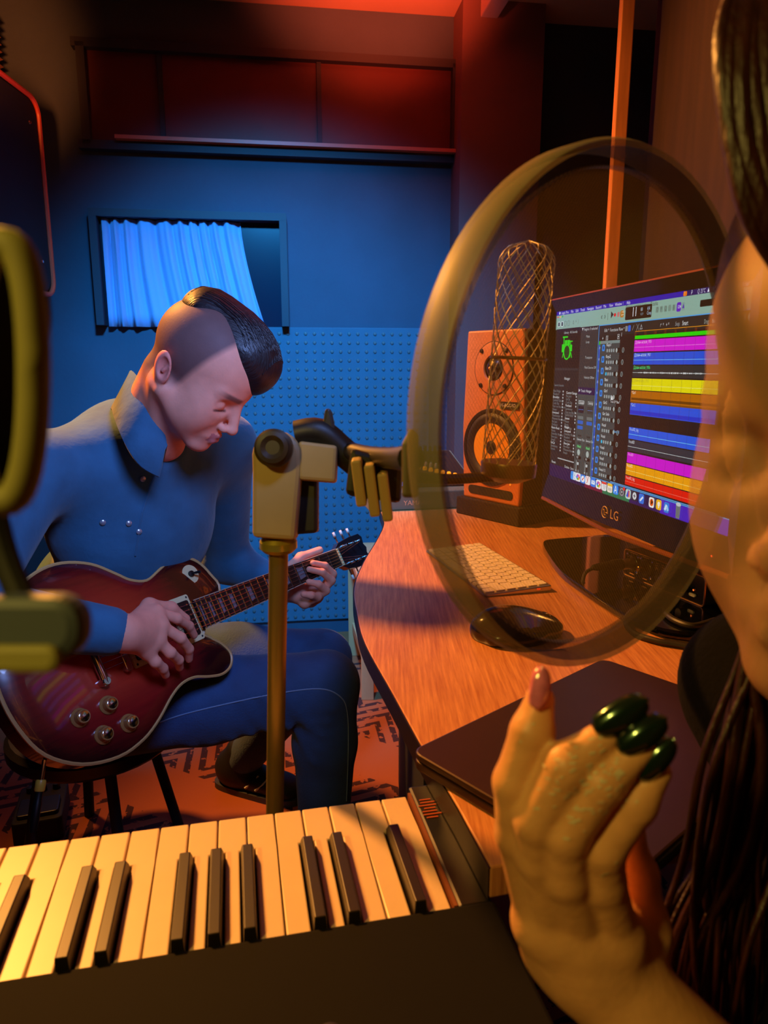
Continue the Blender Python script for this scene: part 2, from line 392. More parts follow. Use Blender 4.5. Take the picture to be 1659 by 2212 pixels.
# small brass hooks on the wall
for px, py, L_ in ((611, 530, .05), (614, 607, .03)):
    xh, zh = WL(px, py, .03)
    hk = MB().lathe([(.006, 0), (.006, .002), (.0025, .004), (.0025, .02)], (xh, 0, zh), (0, -1, 0), 10)
    hk.tube([(xh, -.018, zh), (xh, -.026, zh - L_ * .4), (xh, -.024, zh - L_ * .8), (xh, -.034, zh - L_)], .0028, 6)
    o = hk.build('wall_hook', mat('brass', (205, 160, 110), .25, metal=1), None, smooth=True); o.matrix_world = BW
    tag(o, 'small metal hook with a long drop on the blue wall' if L_ > .04 else 'small metal hook with a short drop, below the longer one', 'hook')
# acoustic foam high on the left wall
fo = thing('acoustic_foam', 'ridged orange-lit acoustic foam tile high on the left wall', 'acoustic foam', (-1.30, 2.28, 2.12))
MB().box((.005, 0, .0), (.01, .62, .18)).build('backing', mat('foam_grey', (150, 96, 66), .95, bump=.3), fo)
pr = [(0.0, -.0105), (.034, 0), (0, .0105)]
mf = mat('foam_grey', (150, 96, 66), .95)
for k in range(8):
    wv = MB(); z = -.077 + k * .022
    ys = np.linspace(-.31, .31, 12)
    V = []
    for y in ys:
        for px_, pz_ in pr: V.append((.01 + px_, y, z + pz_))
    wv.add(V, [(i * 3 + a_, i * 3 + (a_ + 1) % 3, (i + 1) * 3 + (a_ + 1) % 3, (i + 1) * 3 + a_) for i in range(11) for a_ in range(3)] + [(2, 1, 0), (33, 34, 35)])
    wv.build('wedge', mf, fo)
# black wall loudspeaker with a rounded corner, red rim light put into the trim colour
q1 = PD(88, 560, 2.42)
ls = thing('wall_loudspeaker', 'black wall loudspeaker with rounded corners and a red-lit edge, under the foam', 'loudspeaker', (-1.30, 2.30, 1.285))
Mx = frame((0, 0, .35), (0, 1, 0), (0, 0, 1))
MB().prism(rrect(.44, .62, .05), 0.0, .17, Mx).build('cabinet', mat('speaker_vinyl', (22, 18, 18), .5, bump=.2), ls, smooth=True, bevel=.006)
MB().prism(rrect(.40, .58, .045), .17, .176, Mx).build('grille', mat('grille_cloth', (12, 10, 11), .8), ls, smooth=True)
tr = MB(); tr.tube([Mx @ Vector((p[0], p[1], .178)) for p in rrect(.425, .605, .05, 6)], .008, 8, True); tr.build('edge_trim', mat('rim_light_red', (215, 80, 55), .35), ls, smooth=True)
for dy, dz in ((-.15, -.2), (.15, -.2), (.15, .22), (-.15, .22)):
    MB().lathe([(.006, 0), (.005, .003), (0, .004)], Mx @ Vector((dy, dz, .176)), (1, 0, 0), 8).build('screw', m_chrome, ls)
MB().box((.001, 0, .0), (.02, .2, .2)).build('bracket', m_black, ls)
# ================================================================== DESK
DZ = 0.75
def oak_mat():
    m = bpy.data.materials.new('oak_veneer'); m.use_nodes = True; nt = m.node_tree; N = nt.nodes; L = nt.links; b = N['Principled BSDF']
    tc = N.new('ShaderNodeTexCoord'); mp = N.new('ShaderNodeMapping'); mp.inputs['Rotation'].default_value = (0, 0, math.radians(-20)); mp.inputs['Scale'].default_value = (30, 1.3, 1)
    mp.vector_type = 'TEXTURE' if False else 'POINT'
    L.new(tc.outputs['Object'], mp.inputs[0])
    nz = N.new('ShaderNodeTexNoise'); nz.inputs['Scale'].default_value = 9; nz.inputs['Detail'].default_value = 8; nz.inputs['Roughness'].default_value = .65
    L.new(mp.outputs[0], nz.inputs['Vector'])
    cr = N.new('ShaderNodeValToRGB'); e = cr.color_ramp.elements
    e[0].position = .28; e[0].color = (*s2l((165, 98, 58)), 1); e[1].position = .72; e[1].color = (*s2l((224, 158, 104)), 1)
    L.new(nz.outputs['Fac'], cr.inputs[0]); L.new(cr.outputs[0], b.inputs['Base Color']); b.inputs['Roughness'].default_value = .32; b.inputs['Specular IOR Level'].default_value = .5
    bp = N.new('ShaderNodeBump'); bp.inputs['Strength'].default_value = .12; bp.inputs['Distance'].default_value = .001; L.new(nz.outputs['Fac'], bp.inputs['Height']); L.new(bp.outputs[0], b.inputs['Normal'])
    return m
desk = thing('desk', 'oak veneer studio desk with a curved dark-edged front along the right wall', 'desk', (.35, 1.1, 0))
pl = [(-.012, 1.78), (-.008, 1.70), (0, 1.60), (-.002, 1.521), (-.016, 1.395), (-.037, 1.24), (-.048, 1.09), (-.038, .961), (-.024, .857), (.010, .714), (.037, .60), (.060, .512)]
pl = [(p.x, p.y) for p in catmull([(x, y, 0) for x, y in pl], 5, False)] + [(.076, .443), (.766, .61), (.766, 1.80), (.2, 1.79)]
loc = [(x - .35, y - 1.1) for x, y in pl]
MB().prism(loc, DZ - .026, DZ).build('desk_top', oak_mat(), desk, bevel=.0015)
eb = MB(); ed = [Vector((x, y, 0)) for x, y in loc[:-3]]
V = []
for i, p in enumerate(ed):
    tg = (ed[min(i + 1, len(ed) - 1)] - ed[max(i - 1, 0)]).normalized(); nn = Vector((tg.y, -tg.x, 0))
    if nn.x > 0: nn = -nn
    for dz in (DZ - .0262, DZ - .0008): V += [p + Vector((0, 0, dz)), p + nn * .0015 + Vector((0, 0, dz))]
eb.add(V, [f for i in range(len(ed) - 1) for f in ((i * 4 + 1, i * 4 + 5, i * 4 + 7, i * 4 + 3), (i * 4 + 2, i * 4 + 3, i * 4 + 7, i * 4 + 6), (i * 4, i * 4 + 4, i * 4 + 5, i * 4 + 1))])
eb.build('edge_band', mat('black_edge_band', (20, 14, 12), .4), desk)
MB().box((-.30, .08, .36), (.022, 1.1, .72)).build('shade_panel', m_blackm, desk)  # black sheet added for the unlit space under the desk top
MB().box((.33, -.38, .36), (.10, .03, .724)).build('leg', m_blackm, desk)
MB().box((.33, .62, .36), (.10, .03, .724)).build('leg', m_blackm, desk)
MB().box((.38, .12, .55), (.02, 1.0, .34)).build('back_panel', m_blackm, desk)

# ------------------------------------------------------------------ speaker on a foam pad
sx = Vector((.122, -.160, 0)).normalized(); sn = Vector((-sx.y, sx.x, 0))          # sx: along front, sn: back
if sn.y < 0: sn = -sn
MS = frame((.235, 1.601, DZ), sx, sn)                                              # origin: middle of pad front at desk
pad = thing('isolation_pad', 'black foam isolation pad under the orange studio speaker', 'pad', MS)
MB().prism([(-.1, 0), (.1, 0), (.1, .26), (-.1, .26)], 0, .042).build('foam_block', mat('pad_foam', (34, 24, 18), .95, bump=.6, bscale=400), pad, bevel=.003)
spk = thing('studio_monitor_speaker', 'studio speaker with orange baffle and yellow woven woofer cone on a foam pad', 'speaker', MS @ Matrix.Translation((0.0, .012, .042)))
SH = .385
def hexp(w0, w1, w2, H): return [(-w2 / 2, 0), (w2 / 2, 0), (w1 / 2, H * .42), (w0 / 2, H), (-w0 / 2, H), (-w1 / 2, H * .42)]
XZ = Matrix(((1, 0, 0, 0), (0, 0, -1, 0), (0, 1, 0, 0), (0, 0, 0, 1)))           # prism XY -> XZ, extrude to -y
m_baf = mat('orange_baffle_vinyl', (196, 112, 58), .5, var=.06, bump=.15, bscale=500)
MB().prism(hexp(.172, .192, .176, SH), -.235, -.012, XZ).build('cabinet', m_black, spk, bevel=.006)
MB().prism(hexp(.172, .192, .176, SH), -.012, 0, XZ).build('baffle', m_baf, spk, bevel=.004)
tw = MB().lathe([(.058, 0), (.058, .0015), (.056, .0022), (.03, .0022), (.026, -.003)], (0, 0, .302), (0, -1, 0), 40).build('tweeter_plate', m_baf, spk, smooth=True)
MB().lathe([(.027, .0005), (.022, .0005), (.017, .006), (.012, .0085), (.006, .010), (0, .0104)], (0, 0, .302), (0, -1, 0), 32).build('tweeter_dome', mat('tweeter_black', (20, 18, 18), .3), spk, smooth=True)
MB().lathe([(.0035, .010), (.0035, .014), (0, .016)], (0, 0, .302), (0, -1, 0), 12).build('tweeter_plug', mat('amber_plug', (230, 130, 40), .3), spk, smooth=True)
mb = MB(); mb.tube([(0.058 * math.cos(a), -.001, .302 + .058 * math.sin(a)) for a in np.linspace(0, 2 * math.pi, 48)[:-1]], .0011, 6, True); mb.build('tweeter_ring', m_blackm, spk)
for dx, dz in ((-.037, .038), (.037, .038), (.037, -.038), (-.037, -.038)):
    MB().lathe([(.0052, 0), (.0045, .003), (0, .0035)], (dx, -.002, .302 + dz), (0, -1, 0), 12).build('screw', m_black, spk, smooth=True)
MB().lathe([(.088, 0), (.088, .003), (.083, .004), (.079, .0035), (.079, -.001)], (0, 0, .125), (0, -1, 0), 48).build('woofer_rim', m_black, spk, smooth=True)
MB().lathe([(.080, .001), (.074, .006), (.066, .007), (.058, .003), (.055, .001)], (0, 0, .125), (0, -1, 0), 48).build('rubber_surround', mat('rubber', (22, 20, 19), .55), spk, smooth=True)
def weave_mat():
    m = bpy.data.materials.new('woven_cone'); m.use_nodes = True; nt = m.node_tree; N = nt.nodes; L = nt.links; b = N['Principled BSDF']
    tc = N.new('ShaderNodeTexCoord'); ck = N.new('ShaderNodeTexChecker'); ck.inputs['Scale'].default_value = 520
    ck.inputs['Color1'].default_value = (*s2l((250, 175, 50)), 1); ck.inputs['Color2'].default_value = (*s2l((200, 115, 20)), 1)
    L.new(tc.outputs['Object'], ck.inputs[0]); L.new(ck.outputs[0], b.inputs['Base Color']); b.inputs['Roughness'].default_value = .4; return m
MB().lathe([(.055, .0015), (.045, -.004), (.026, -.010)], (0, 0, .125), (0, -1, 0), 48).build('woofer_cone', weave_mat(), spk, smooth=True)
MB().lathe([(.027, -.009), (.024, -.003), (.015, .002), (0, .004)], (0, 0, .125), (0, -1, 0), 32).build('dust_cap', mat('dust_cap_black', (24, 20, 18), .35), spk, smooth=True)
MB().prism(rrect(.14, .02, .009, 4, 0, .022), .0, .0015, XZ).build('bass_port', m_blackm, spk)
MB().prism(rrect(.055, .016, .002, 3, .052, .222), .0, .003, XZ).build('badge', m_blackm, spk)
lt = MB(); text_mesh('N-AUDIO', .0105, XZ @ Matrix.Translation((.0265, .222, .0034)) @ Matrix.Scale(1, 4), lt); lt.build('lettering', mat('silver_print', (225, 220, 215), .4), spk)
MB().lathe([(.003, 0), (.0025, .001), (0, .0012)], (.062, -.0005, .048), (0, -1, 0), 10).build('power_led', emis('amber_led', (255, 150, 40), .6), spk)

# ------------------------------------------------------------------ mixer at the far end
ma = Vector((-.006, 1.70, 0)); mbv = Vector((.165, 1.735, 0)); mx = (mbv - ma).normalized(); my = Vector((-mx.y, mx.x, 0))
MM = frame((ma.x, ma.y, DZ), mx, my)
mixr = thing('mixing_console', 'small mixing console with lit orange button row at the far end of the desk', 'mixer', MM)
WX, DY = .33, .30
YZ = Matrix(((0, 0, 1, 0), (1, 0, 0, 0), (0, 1, 0, 0), (0, 0, 0, 1)))
MB().prism([(0, 0), (DY - .26, 0), (DY, 0), (DY, .11), (DY - .05, .115), (.012, .052), (0, .045)], -.03, WX - .08, YZ).build('chassis', mat('mixer_grey', (112, 108, 86), .5), mixr, bevel=.003)
sl = Vector((0, DY - .062, .063)); sl.normalize(); sw = Vector((1, 0, 0)); snr = sw.cross(sl)
PM = Matrix((sw, sl, snr)).transposed().to_4x4(); PM.translation = Vector((0, .014, .0535))
MB().prism([(-.022, .002), (WX - .088, .002), (WX - .088, .236), (-.022, .236)], 0, .0025, PM).build('control_panel', mat('panel_dark', (26, 22, 20), .45), mixr)
def knob(parent, M, u, v, r, h, m, name='knob'):
    q = M.to_3x3(); return MB().lathe([(r, 0), (r * .92, h * .8), (r * .7, h), (0, h)], M @ Vector((u, v, .002)), q @ Vector((0, 0, 1)), 10).build(name, m, parent, smooth=True)
m_cream = mat('cream_knob', (224, 178, 122), .4); m_dk = mat('dark_knob', (36, 30, 28), .4)
for r_ in range(2):
    for k in range(4): knob(mixr, PM, -.012 + k * .0115 + r_ * .075, .062 + .01 * (k % 2), .0048, .014, m_cream)
for k in range(8): knob(mixr, PM, .004 + k * .0115, .026 + .006 * (k % 2), .0048, .014, m_cream)
for k in range(9):
    u = .098 + .0135 * k; v = .135 - .010 * k
    knob(mixr, PM, u, v, .006, .009, emis('orange_lit_button', (255, 150, 20), 1.3), 'lit_button')
for r_ in range(3):
    for k in range(9): knob(mixr, PM, .072 + .0125 * k + .012 * r_, .165 - .006 * k + .022 * r_, .004, .012, m_dk if r_ else m_cream)
for k in range(6):
    u = .06 + k * .01; MB().prism(rrect(.007, .004, .001, 2, u, .05), .002, .008, PM).build('button', mat('grey_button', (120, 108, 96), .5), mixr)
for k in range(4): MB().prism(rrect(.008, .005, .001, 2, .07 + k * .011, .022), .002, .008, PM).build('button', mat('red_button', (190, 40, 30), .4), mixr)
MB().prism([(.035, .006), (.062, .006), (.064, .036), (.036, .042)], .002, .004, PM).build('display', emis('blue_display', (40, 110, 215), .9), mixr)
MB().prism(rrect(.012, .014, .002, 3, .012, .046), .002, .006, PM).build('display', emis('blue_key', (70, 110, 220), .7), mixr)
FRM = Matrix(((1, 0, 0, 0), (0, 0, -1, 0), (0, 1, 0, 0), (0, 0, 0, 1)))
lt = MB(); text_mesh('YAMAHA', .017, Matrix.Translation((.055, -.0008, .018)) @ FRM, lt); lt.build('lettering', mat('tan_print', (235, 175, 120), .5), mixr)
for k in range(8):
    q = PM @ Vector((.11 + k * .014, .21, .002)); MB().box(q + Vector((0, 0, .012)), (.006, .010, .024)).build('fader', m_dk, mixr)

# ------------------------------------------------------------------ computer monitor
sd = Vector((.2056, -.9786, 0)); sup = Vector((0, 0, 1)); snrm = Vector((-.9786, -.2056, 0))
SWd, SHt = .4763, .2791; SCEN = Vector((.3419, 1.0148, 1.10 - .0507))
base_o = Vector((SCEN.x, SCEN.y, DZ)) - snrm * .035
mon = thing('computer_monitor', 'glossy black desktop monitor showing a music editing session', 'monitor', frame(base_o, sd, -snrm))   # local x along screen, y away from viewer, z up
ML = mon.matrix_world.inverted() @ Matrix.Translation((0, 0, 0))
zc = SCEN.z - DZ; yf = -.035
def ring(name, w0, h0, w1, h1, cz0, cz1, d, m):
    A = rrect(w0, h0, .008, 4, 0, cz0); B_ = rrect(w1, h1, .001, 4, 0, cz1); n = len(A); b = MB()
    V = [(x, yf - .004, z) for x, z in A] + [(x, yf - .001, z) for x, z in B_] + [(x, yf + d, z) for x, z in A] + [(x, yf + .004, z) for x, z in B_]
    Fc = []
    for i in range(n):
        j = (i + 1) % n; Fc += [(i, j, n + j, n + i), (j, i, 2 * n + i, 2 * n + j), (n + i, n + j, 3 * n + j, 3 * n + i)]
    return b.add(V, Fc).build(name, m, mon, smooth=True, ang=30)
BT, BB, BS = .020, .044, .017
hz = SHt + BT + BB; cz = zc + (BT - BB) / 2
ring('bezel', SWd + 2 * BS, hz, SWd, SHt, cz, zc, .03, m_gloss)
MB().prism(rrect(SWd + 2 * BS - .01, hz - .01, .01, 4, 0, cz), -.055 - yf - .035, -(yf + .028), XZ).build('back_shell', m_black, mon, bevel=.01)
bl = MB(); bl.tube([(-SWd / 2 - BS + .004, yf - .003, cz - hz / 2), (0, yf - .010, cz - hz / 2 - .007), (SWd / 2 + BS - .004, yf - .003, cz - hz / 2)], .0035, 8); bl.build('lower_lip', mat('amber_acrylic', (120, 66, 30), .2), mon, smooth=True)
tl = MB(); tl.box((0, yf - .003, cz + hz / 2 + .0004), (SWd + 2 * BS - .016, .004, .0022)); tl.build('top_edge', mat('brown_trim', (150, 76, 38), .35), mon)
MB().box((0, .03, .16), (.06, .03, .26)).build('stand_neck', m_gloss, mon, bevel=.005)
# stand base: rounded fan shape on the desk
bp_px = [(1172, 1170), (1200, 1163), (1255, 1159), (1330, 1155), (1420, 1185), (1540, 1240), (1580, 1320), (1530, 1365), (1450, 1362), (1400, 1347), (1345, 1322), (1298, 1295), (1255, 1266), (1215, 1237), (1187, 1203)]
I_ = mon.matrix_world.inverted(); bpts = [I_ @ PZ(x, y, DZ + .014) for x, y in bp_px]
bo = catmull([(p.x, p.y, 0) for p in bpts], 4); mb = MB()
cxy = Vector((sum(p.x for p in bo) / len(bo), sum(p.y for p in bo) / len(bo), 0)); n = len(bo)
V = []
for sc_, z in ((.96, 0), (1.0, .004), (1.0, .011), (.985, .014)): V += [(cxy + (p - cxy) * sc_) + Vector((0, 0, z)) for p in bo]
mb.add(V, [(i * n + k, i * n + (k + 1) % n, (i + 1) * n + (k + 1) % n, (i + 1) * n + k) for i in range(3) for k in range(n)] + [tuple(range(n))[::-1], tuple(3 * n + k for k in range(n))])
mb.build('stand_base', m_gloss, mon, smooth=True)
lg = MB(); Mlg = XZ
text_mesh('LG', .020, Matrix.Translation((-.012, yf - .0055, zc - SHt / 2 - .025)) @ XZ, lg)
lgc = Vector((-.027, yf - .0055, zc - SHt / 2 - .025))
lg.tube([lgc + Vector((.0085 * math.cos(a), 0, .0085 * math.sin(a))) for a in np.linspace(math.radians(-8), math.radians(300), 24)], .0009, 5)
lg.tube([lgc + Vector((.0085, 0, 0)), lgc + Vector((.003, 0, 0))], .0008, 5)
lg.tube([lgc + Vector((-.001, 0, .004)), lgc + Vector((-.001, 0, -.004)), lgc + Vector((.003, 0, -.004))], .0008, 5)
lg.lathe([(.0014, 0), (0, .0006)], lgc + Vector((-.0045, 0, .003)), (0, -1, 0), 8)
lg.build('lettering', mat('logo_silver', (200, 165, 130), .4), mon)
MB().lathe([(.0015, 0), (0, .0006)], (SWd / 2 - .02, yf - .004, zc - SHt / 2 - .028), (0, -1, 0), 8).build('power_led', emis('red_led', (255, 70, 30), 1.2), mon)
# --- screen picture (flat print that gives off light)
def homog(src, dst):
    A = []; b = []
    for (x, y), (u, v) in zip(src, dst):
        A += [[x, y, 1, 0, 0, 0, -u * x, -u * y], [0, 0, 0, x, y, 1, -v * x, -v * y]]; b += [u, v]
    return np.append(np.linalg.solve(np.array(A, float), np.array(b, float)), 1).reshape(3, 3)
HS = homog([(1192.6, 664.5), (1614, 597), (1585, 1152), (1190.5, 1028)], [(0, 0), (1, 0), (1, 1), (0, 1)])
_ha, _hb = 363.0, 555.0                                   # the left end of the screen is farther: typed u runs evenly in the picture
def wu(t): return t * _hb / ((1 - t) * _ha + t * _hb)
def SU(x, y):
    q = HS @ np.array([x, y, 1.0]); u = q[0] / q[2]; return u * _ha / (_hb * (1 - u) + u * _ha), q[1] / q[2]
scr = MB(); LAY = [0]
def R01(u0, v0, u1, v1, col, bump=1):
    LAY[0] += bump; y = yf + .0010 - LAY[0] * 3e-6
    P = [(-SWd / 2 + u * SWd, y, zc + SHt / 2 - v * SHt) for u, v in ((wu(u0), v1), (wu(u1), v1), (wu(u1), v0), (wu(u0), v0))]
    scr.add(P, [(0, 1, 2, 3)], s2l(col))
def RP(x0, y0, x1, y1, col, k=None):
    if k == 7: x0, y0, x1, y1 = 1150 + x0 / 3.259, 560 + y0 / 3.259, 1150 + x1 / 3.259, 560 + y1 / 3.259
    if k == 4: x0, y0, x1, y1 = 1150 + x0 / 4.81, 600 + y0 / 4.81, 1150 + x1 / 4.81, 600 + y1 / 4.81
    if k == 5: x0, y0, x1, y1 = 1350 + x0 / 5.369, 580 + y0 / 5.369, 1350 + x1 / 5.369, 580 + y1 / 5.369
    a = SU(x0, y0); b = SU(x1, y1); R01(min(a[0], b[0]), min(a[1], b[1]), max(a[0], b[0]), max(a[1], b[1]), col); return a + b
def TX(u, v, txt, sz, col, align='LEFT', sq=.82):
    LAY[0] += 1; y = yf + .0010 - LAY[0] * 3e-6
    text_mesh(txt, sz * 1.12, Matrix.Translation((-SWd / 2 + wu(u) * SWd, y, zc + SHt / 2 - v * SHt)) @ XZ @ Matrix.Diagonal((sq * .92 * _ha * _hb / ((1 - u) * _ha + u * _hb) ** 2, 1, 1, 1)), scr, s2l(col), align)
def RR(u, v, w_, h_, col, r=.25):
    LAY[0] += 1; y = yf + .0010 - LAY[0] * 3e-6; ua, ub = wu(u - w_ / 2), wu(u + w_ / 2); u = (ua + ub) / 2; W_, H_ = (ub - ua) * SWd, h_ * SHt
    P = rrect(W_, H_, min(W_, H_) * r, 4, -SWd / 2 + u * SWd, zc + SHt / 2 - v * SHt); scr.add([(x, y, z) for x, z in P], [tuple(range(len(P)))], s2l(col))
def LN(u0, v0, u1, v1, t, col):
    LAY[0] += 1; y = yf + .0010 - LAY[0] * 3e-6; a = Vector((-SWd / 2 + wu(u0) * SWd, y, zc + SHt / 2 - v0 * SHt)); b = Vector((-SWd / 2 + wu(u1) * SWd, y, zc + SHt / 2 - v1 * SHt))
    n_ = (b - a).normalized().cross(Vector((0, 1, 0))) * t / 2; scr.add([a - n_, b - n_, b + n_, a + n_], [(0, 1, 2, 3)], s2l(col))
def ELL(u, v, ru, rv, col, n=14):
    LAY[0] += 1; y = yf + .0010 - LAY[0] * 3e-6
    scr.add([(-SWd / 2 + wu(u + ru * math.cos(a)) * SWd, y, zc + SHt / 2 - (v - rv * math.sin(a)) * SHt) for a in np.linspace(0, 2 * math.pi, n + 1)[:-1]], [tuple(range(n))], s2l(col))
R01(0, 0, 1, 1, (22, 14, 70))
R01(.62, .93, 1, 1, (70, 30, 190)); R01(.30, .97, .45, 1, (20, 120, 80)); R01(.45, .985, .62, 1, (40, 20, 90)); R01(.2, .97, .3, 1, (120, 20, 60)); 
R01(0, 0, 1, .0225, (38, 22, 170)); R01(.66, 0, 1, .0225, (30, 22, 95))
R01(0, .0225, 1, .106, (140, 180, 165))
for i, t_ in enumerate(('\u25cf', 'Logic Pro', 'File', 'Edit', 'Track', 'Navigate', 'Record', 'Mix', 'View', 'Window', '?', 'Help')):
    TX((.012, .025, .075, .10, .125, .16, .205, .245, .275, .305, .345, .365)[i], .0112, t_, .0055, (235, 235, 255))
RR(.66, .0112, .018, .02, (240, 120, 20)); TX(.657, .0112, '!', .006, (255, 240, 160))
for u_, t_ in ((.69, '\u0420'), (.72, '\u2600 21\u00b0C'), (.77, '\u25b2'), (.795, '\u2229'), (.82, '\u2248'), (.845, '\u0410 ABC'), (.88, 'Q'), (.90, '\u2261'), (.918, '\u041f\u0442, 11 \u0441\u0435\u043d\u0442.  17:26')):
    TX(u_, .0112, t_, .0062, (225, 225, 245))
for k, c_ in enumerate(((235, 70, 60), (240, 190, 50), (60, 190, 70))): ELL(.008 + .012 * k, .032, .004, .0055, c_)
TX(.36, .035, '\u0414\u0440\u0435\u043d\u044c-\u043d\u043e\u0432\u0430\u044f.logicx - Tracks', .007, (40, 50, 50))
for k in range(4): RR(.015 + .017 * k, .075, .013, .032, (215, 230, 225) if k < 2 else (120, 150, 140)); 
for k in range(4): RR(.015 + .017 * k, .075, .009, .024, (60, 80, 80) if k < 2 else (140, 175, 160))
for k in range(3): TX(.088 + .014 * k, .075, ('0', '*', '/')[k], .008, (90, 115, 108))
for k, t_ in enumerate(('\u00ab', '\u00bb', '|', '\u25b6')): TX(.235 + .017 * k, .062, t_, .010, (25, 30, 35))
ELL(.308, .062, .006, .009, (225, 30, 40)); RR(.326, .062, .012, .024, (200, 120, 120)); RR(.345, .062, .018, .034, (190, 120, 20)); TX(.341, .062, '\u21c4', .008, (240, 230, 200))
RR(.43, .064, .135, .062, (28, 18, 16), .12); TX(.395, .062, '11', .016, (235, 240, 245)); TX(.44, .053, '88', .006, (170, 190, 200)); TX(.44, .075, 'KEEP', .004, (120, 140, 150)); TX(.473, .053, '4/4', .0065, (170, 200, 220)); TX(.473, .074, 'Cmaj', .006, (170, 200, 220))
for k in range(5): RR(.525 + .021 * k, .064, .015, .028, (118, 150, 138)); TX(.521 + .021 * k, .064, 'OPQ/B'[k], .007, (70, 92, 86))
RR(.634, .064, .022, .04, (95, 30, 190)); TX(.627, .064, '1234', .005, (240, 235, 255)); RR(.655, .064, .016, .036, (130, 165, 160)); TX(.651, .064, '\u25b2', .007, (80, 50, 170))
RR(.79, .062, .10, .028, (16, 16, 18), .2)
for k in range(4): TX(.905 + .025 * k, .062, '\u2261\u25a4\u03a9\u2606'[k], .010, (120, 95, 60))
# library + inspector
R01(0, .106, .136, .925, (24, 28, 30)); RP(212, 497, 462, 905, (13, 14, 15), 4); TX(.045, .128, 'Library  All Sounds', .005, (190, 200, 200))
ug = [(282, 570), (338, 590), (308, 615), (340, 640), (335, 655)]
G = (10, 225, 20)
RP(282, 572, 336, 584, G, 4); RP(292, 584, 300, 660, G, 4); RP(306, 612, 360, 664, G, 4); RP(300, 612, 303, 660, (13, 14, 15), 4); RP(331, 612, 334, 664, (13, 60, 15), 4); RP(362, 618, 388, 628, G, 4); RP(366, 628, 371, 662, G, 4)
RP(276, 656, 306, 740, G, 4); RP(360, 660, 384, 730, G, 4); a_ = SU(1150 + 330 / 4.81, 600 + 738 / 4.81); ELL(a_[0], a_[1], .0185, .046, G); ELL(a_[0], a_[1], .0145, .038, (10, 60, 14))
for x0, x1 in ((296, 284), (296, 310), (372, 360), (372, 384)):
    p0_ = SU(1150 + x0 / 4.81, 600 + 738 / 4.81); p1_ = SU(1150 + x1 / 4.81, 600 + 800 / 4.81); LN(*p0_, *p1_, .0022, G)
TX(.058, .395, 'Hangar', .006, (210, 215, 215)); RP(212, 912, 462, 935, (40, 44, 46), 4); TX(.006, .437, 'Search Sounds', .0048, (130, 136, 138))
names = ['Blue Ridge', 'Bluebird', 'Brooklyn', 'Central Garage', 'Curb Slip', 'Four on the Floor', 'Heavy', 'Liverpool', 'Manchester', 'Motown Revisited', 'Nu Jack', 'Portland', 'Retro Rock', 'Roots', 'Scientific Method', 'Slow Jam', 'Smash', 'SoCal', 'Speakeasy', 'Sunset']
for k in range(20):
    v = .472 + k * .0188
    TX(.002, v, names[k], .0052, (225, 232, 232) if k % 5 == 2 else (120, 128, 130)); ELL(.056, v, .003, .006, (185, 190, 190), 8)
    TX(.073, v + .006, names[(k * 7 + 3) % 20], .0052, (230, 235, 235) if k % 4 == 0 else (125, 133, 134))
    if k % 5: ELL(.129, v + .006, .003, .006, (190, 195, 195), 8)
RP(332, 1388, 448, 1420, (60, 66, 68), 4); TX(.073, .68, 'Hangar', .0052, (235, 238, 238))
R01(.045, .875, .135, .882, (170, 175, 175)); TX(.012, .91, 'Reset', .0055, (220, 225, 225)); TX(.085, .918, 'Delete  Save...', .0055, (205, 210, 210))
R01(.1365, .106, .232, .44, (46, 50, 52)); R01(.1365, .106, .232, .128, (30, 32, 34)); TX(.14, .12, '\u25bc Region: 0 selected', .0052, (210, 215, 215))
for k, t_ in enumerate(('Mute', 'Loop', 'Transpose', 'Pitch Source Off', 'Velocity Offset')): TX(.165, (.16, .19, .275, .33, .385)[k], t_, .005, (185, 192, 192))
TX(.14, .46, '\u25b6 Track: Hangar', .0055, (220, 225, 225)); R01(.1365, .48, .232, .93, (62, 74, 74)); R01(.184, .48, .1855, .93, (48, 58, 58))
for q in (0, 1):
    u0 = .143 + .049 * q
    RR(u0 + .016, .525, .03, .02, (200, 210, 210) if q == 0 else (120, 130, 130), .2); RR(u0 + .016, .525, .027, .014, (60, 70, 70), .2); TX(u0 + .005, .525, ('Hangar', 'Setting')[q], .005, (225, 230, 230))
    RR(u0 + .016, .565, .03, .04, (18, 22, 40) if q == 0 else (50, 58, 58), .1); LN(u0 + .003, .566, u0 + .029, .566, .0007, (80, 120, 200))
    RR(u0 + .016, .612, .03, .018, (105, 116, 116), .3); RR(u0 + .016, .638, .03, .02, (20, 100, 200), .3)
    if q == 0: RR(u0 + .016, .668, .03, .02, (20, 100, 200), .3)
    RR(u0 + .016, .715, .02, .01, (40, 48, 48)); TX(u0 + .003, .737, 'Stereo Out', .005, (215, 222, 222)); RR(u0 + .016, .758, .018, .01, (40, 48, 48)); RR(u0 + .016, .778, .026, .016, (40, 120, 70)); TX(u0 + .008, .778, 'Read', .005, (140, 240, 160))
    ELL(u0 + .016, .812, .008, .018, (170, 185, 180)); RR(u0 + .016, .842, .03, .018, (14, 16, 17), .2); TX(u0 + .006, .842, '0.0', .0045, (220, 230, 230))
    for j in range(16): R01(u0 + .004, .862 + j * .0032, u0 + .010, .8635 + j * .0032, (150, 160, 160), 0); R01(u0 + .020, .862 + j * .0032, u0 + .026, .8635 + j * .0032, (16, 18, 18), 0)
    R01(u0 + .012, .862, u0 + .018, .915, (25, 30, 30)); RR(u0 + .015, .878, .010, .016, (190, 200, 200))
    TX(u0 + .003, .922, 'M   S', .005, (225, 230, 230))
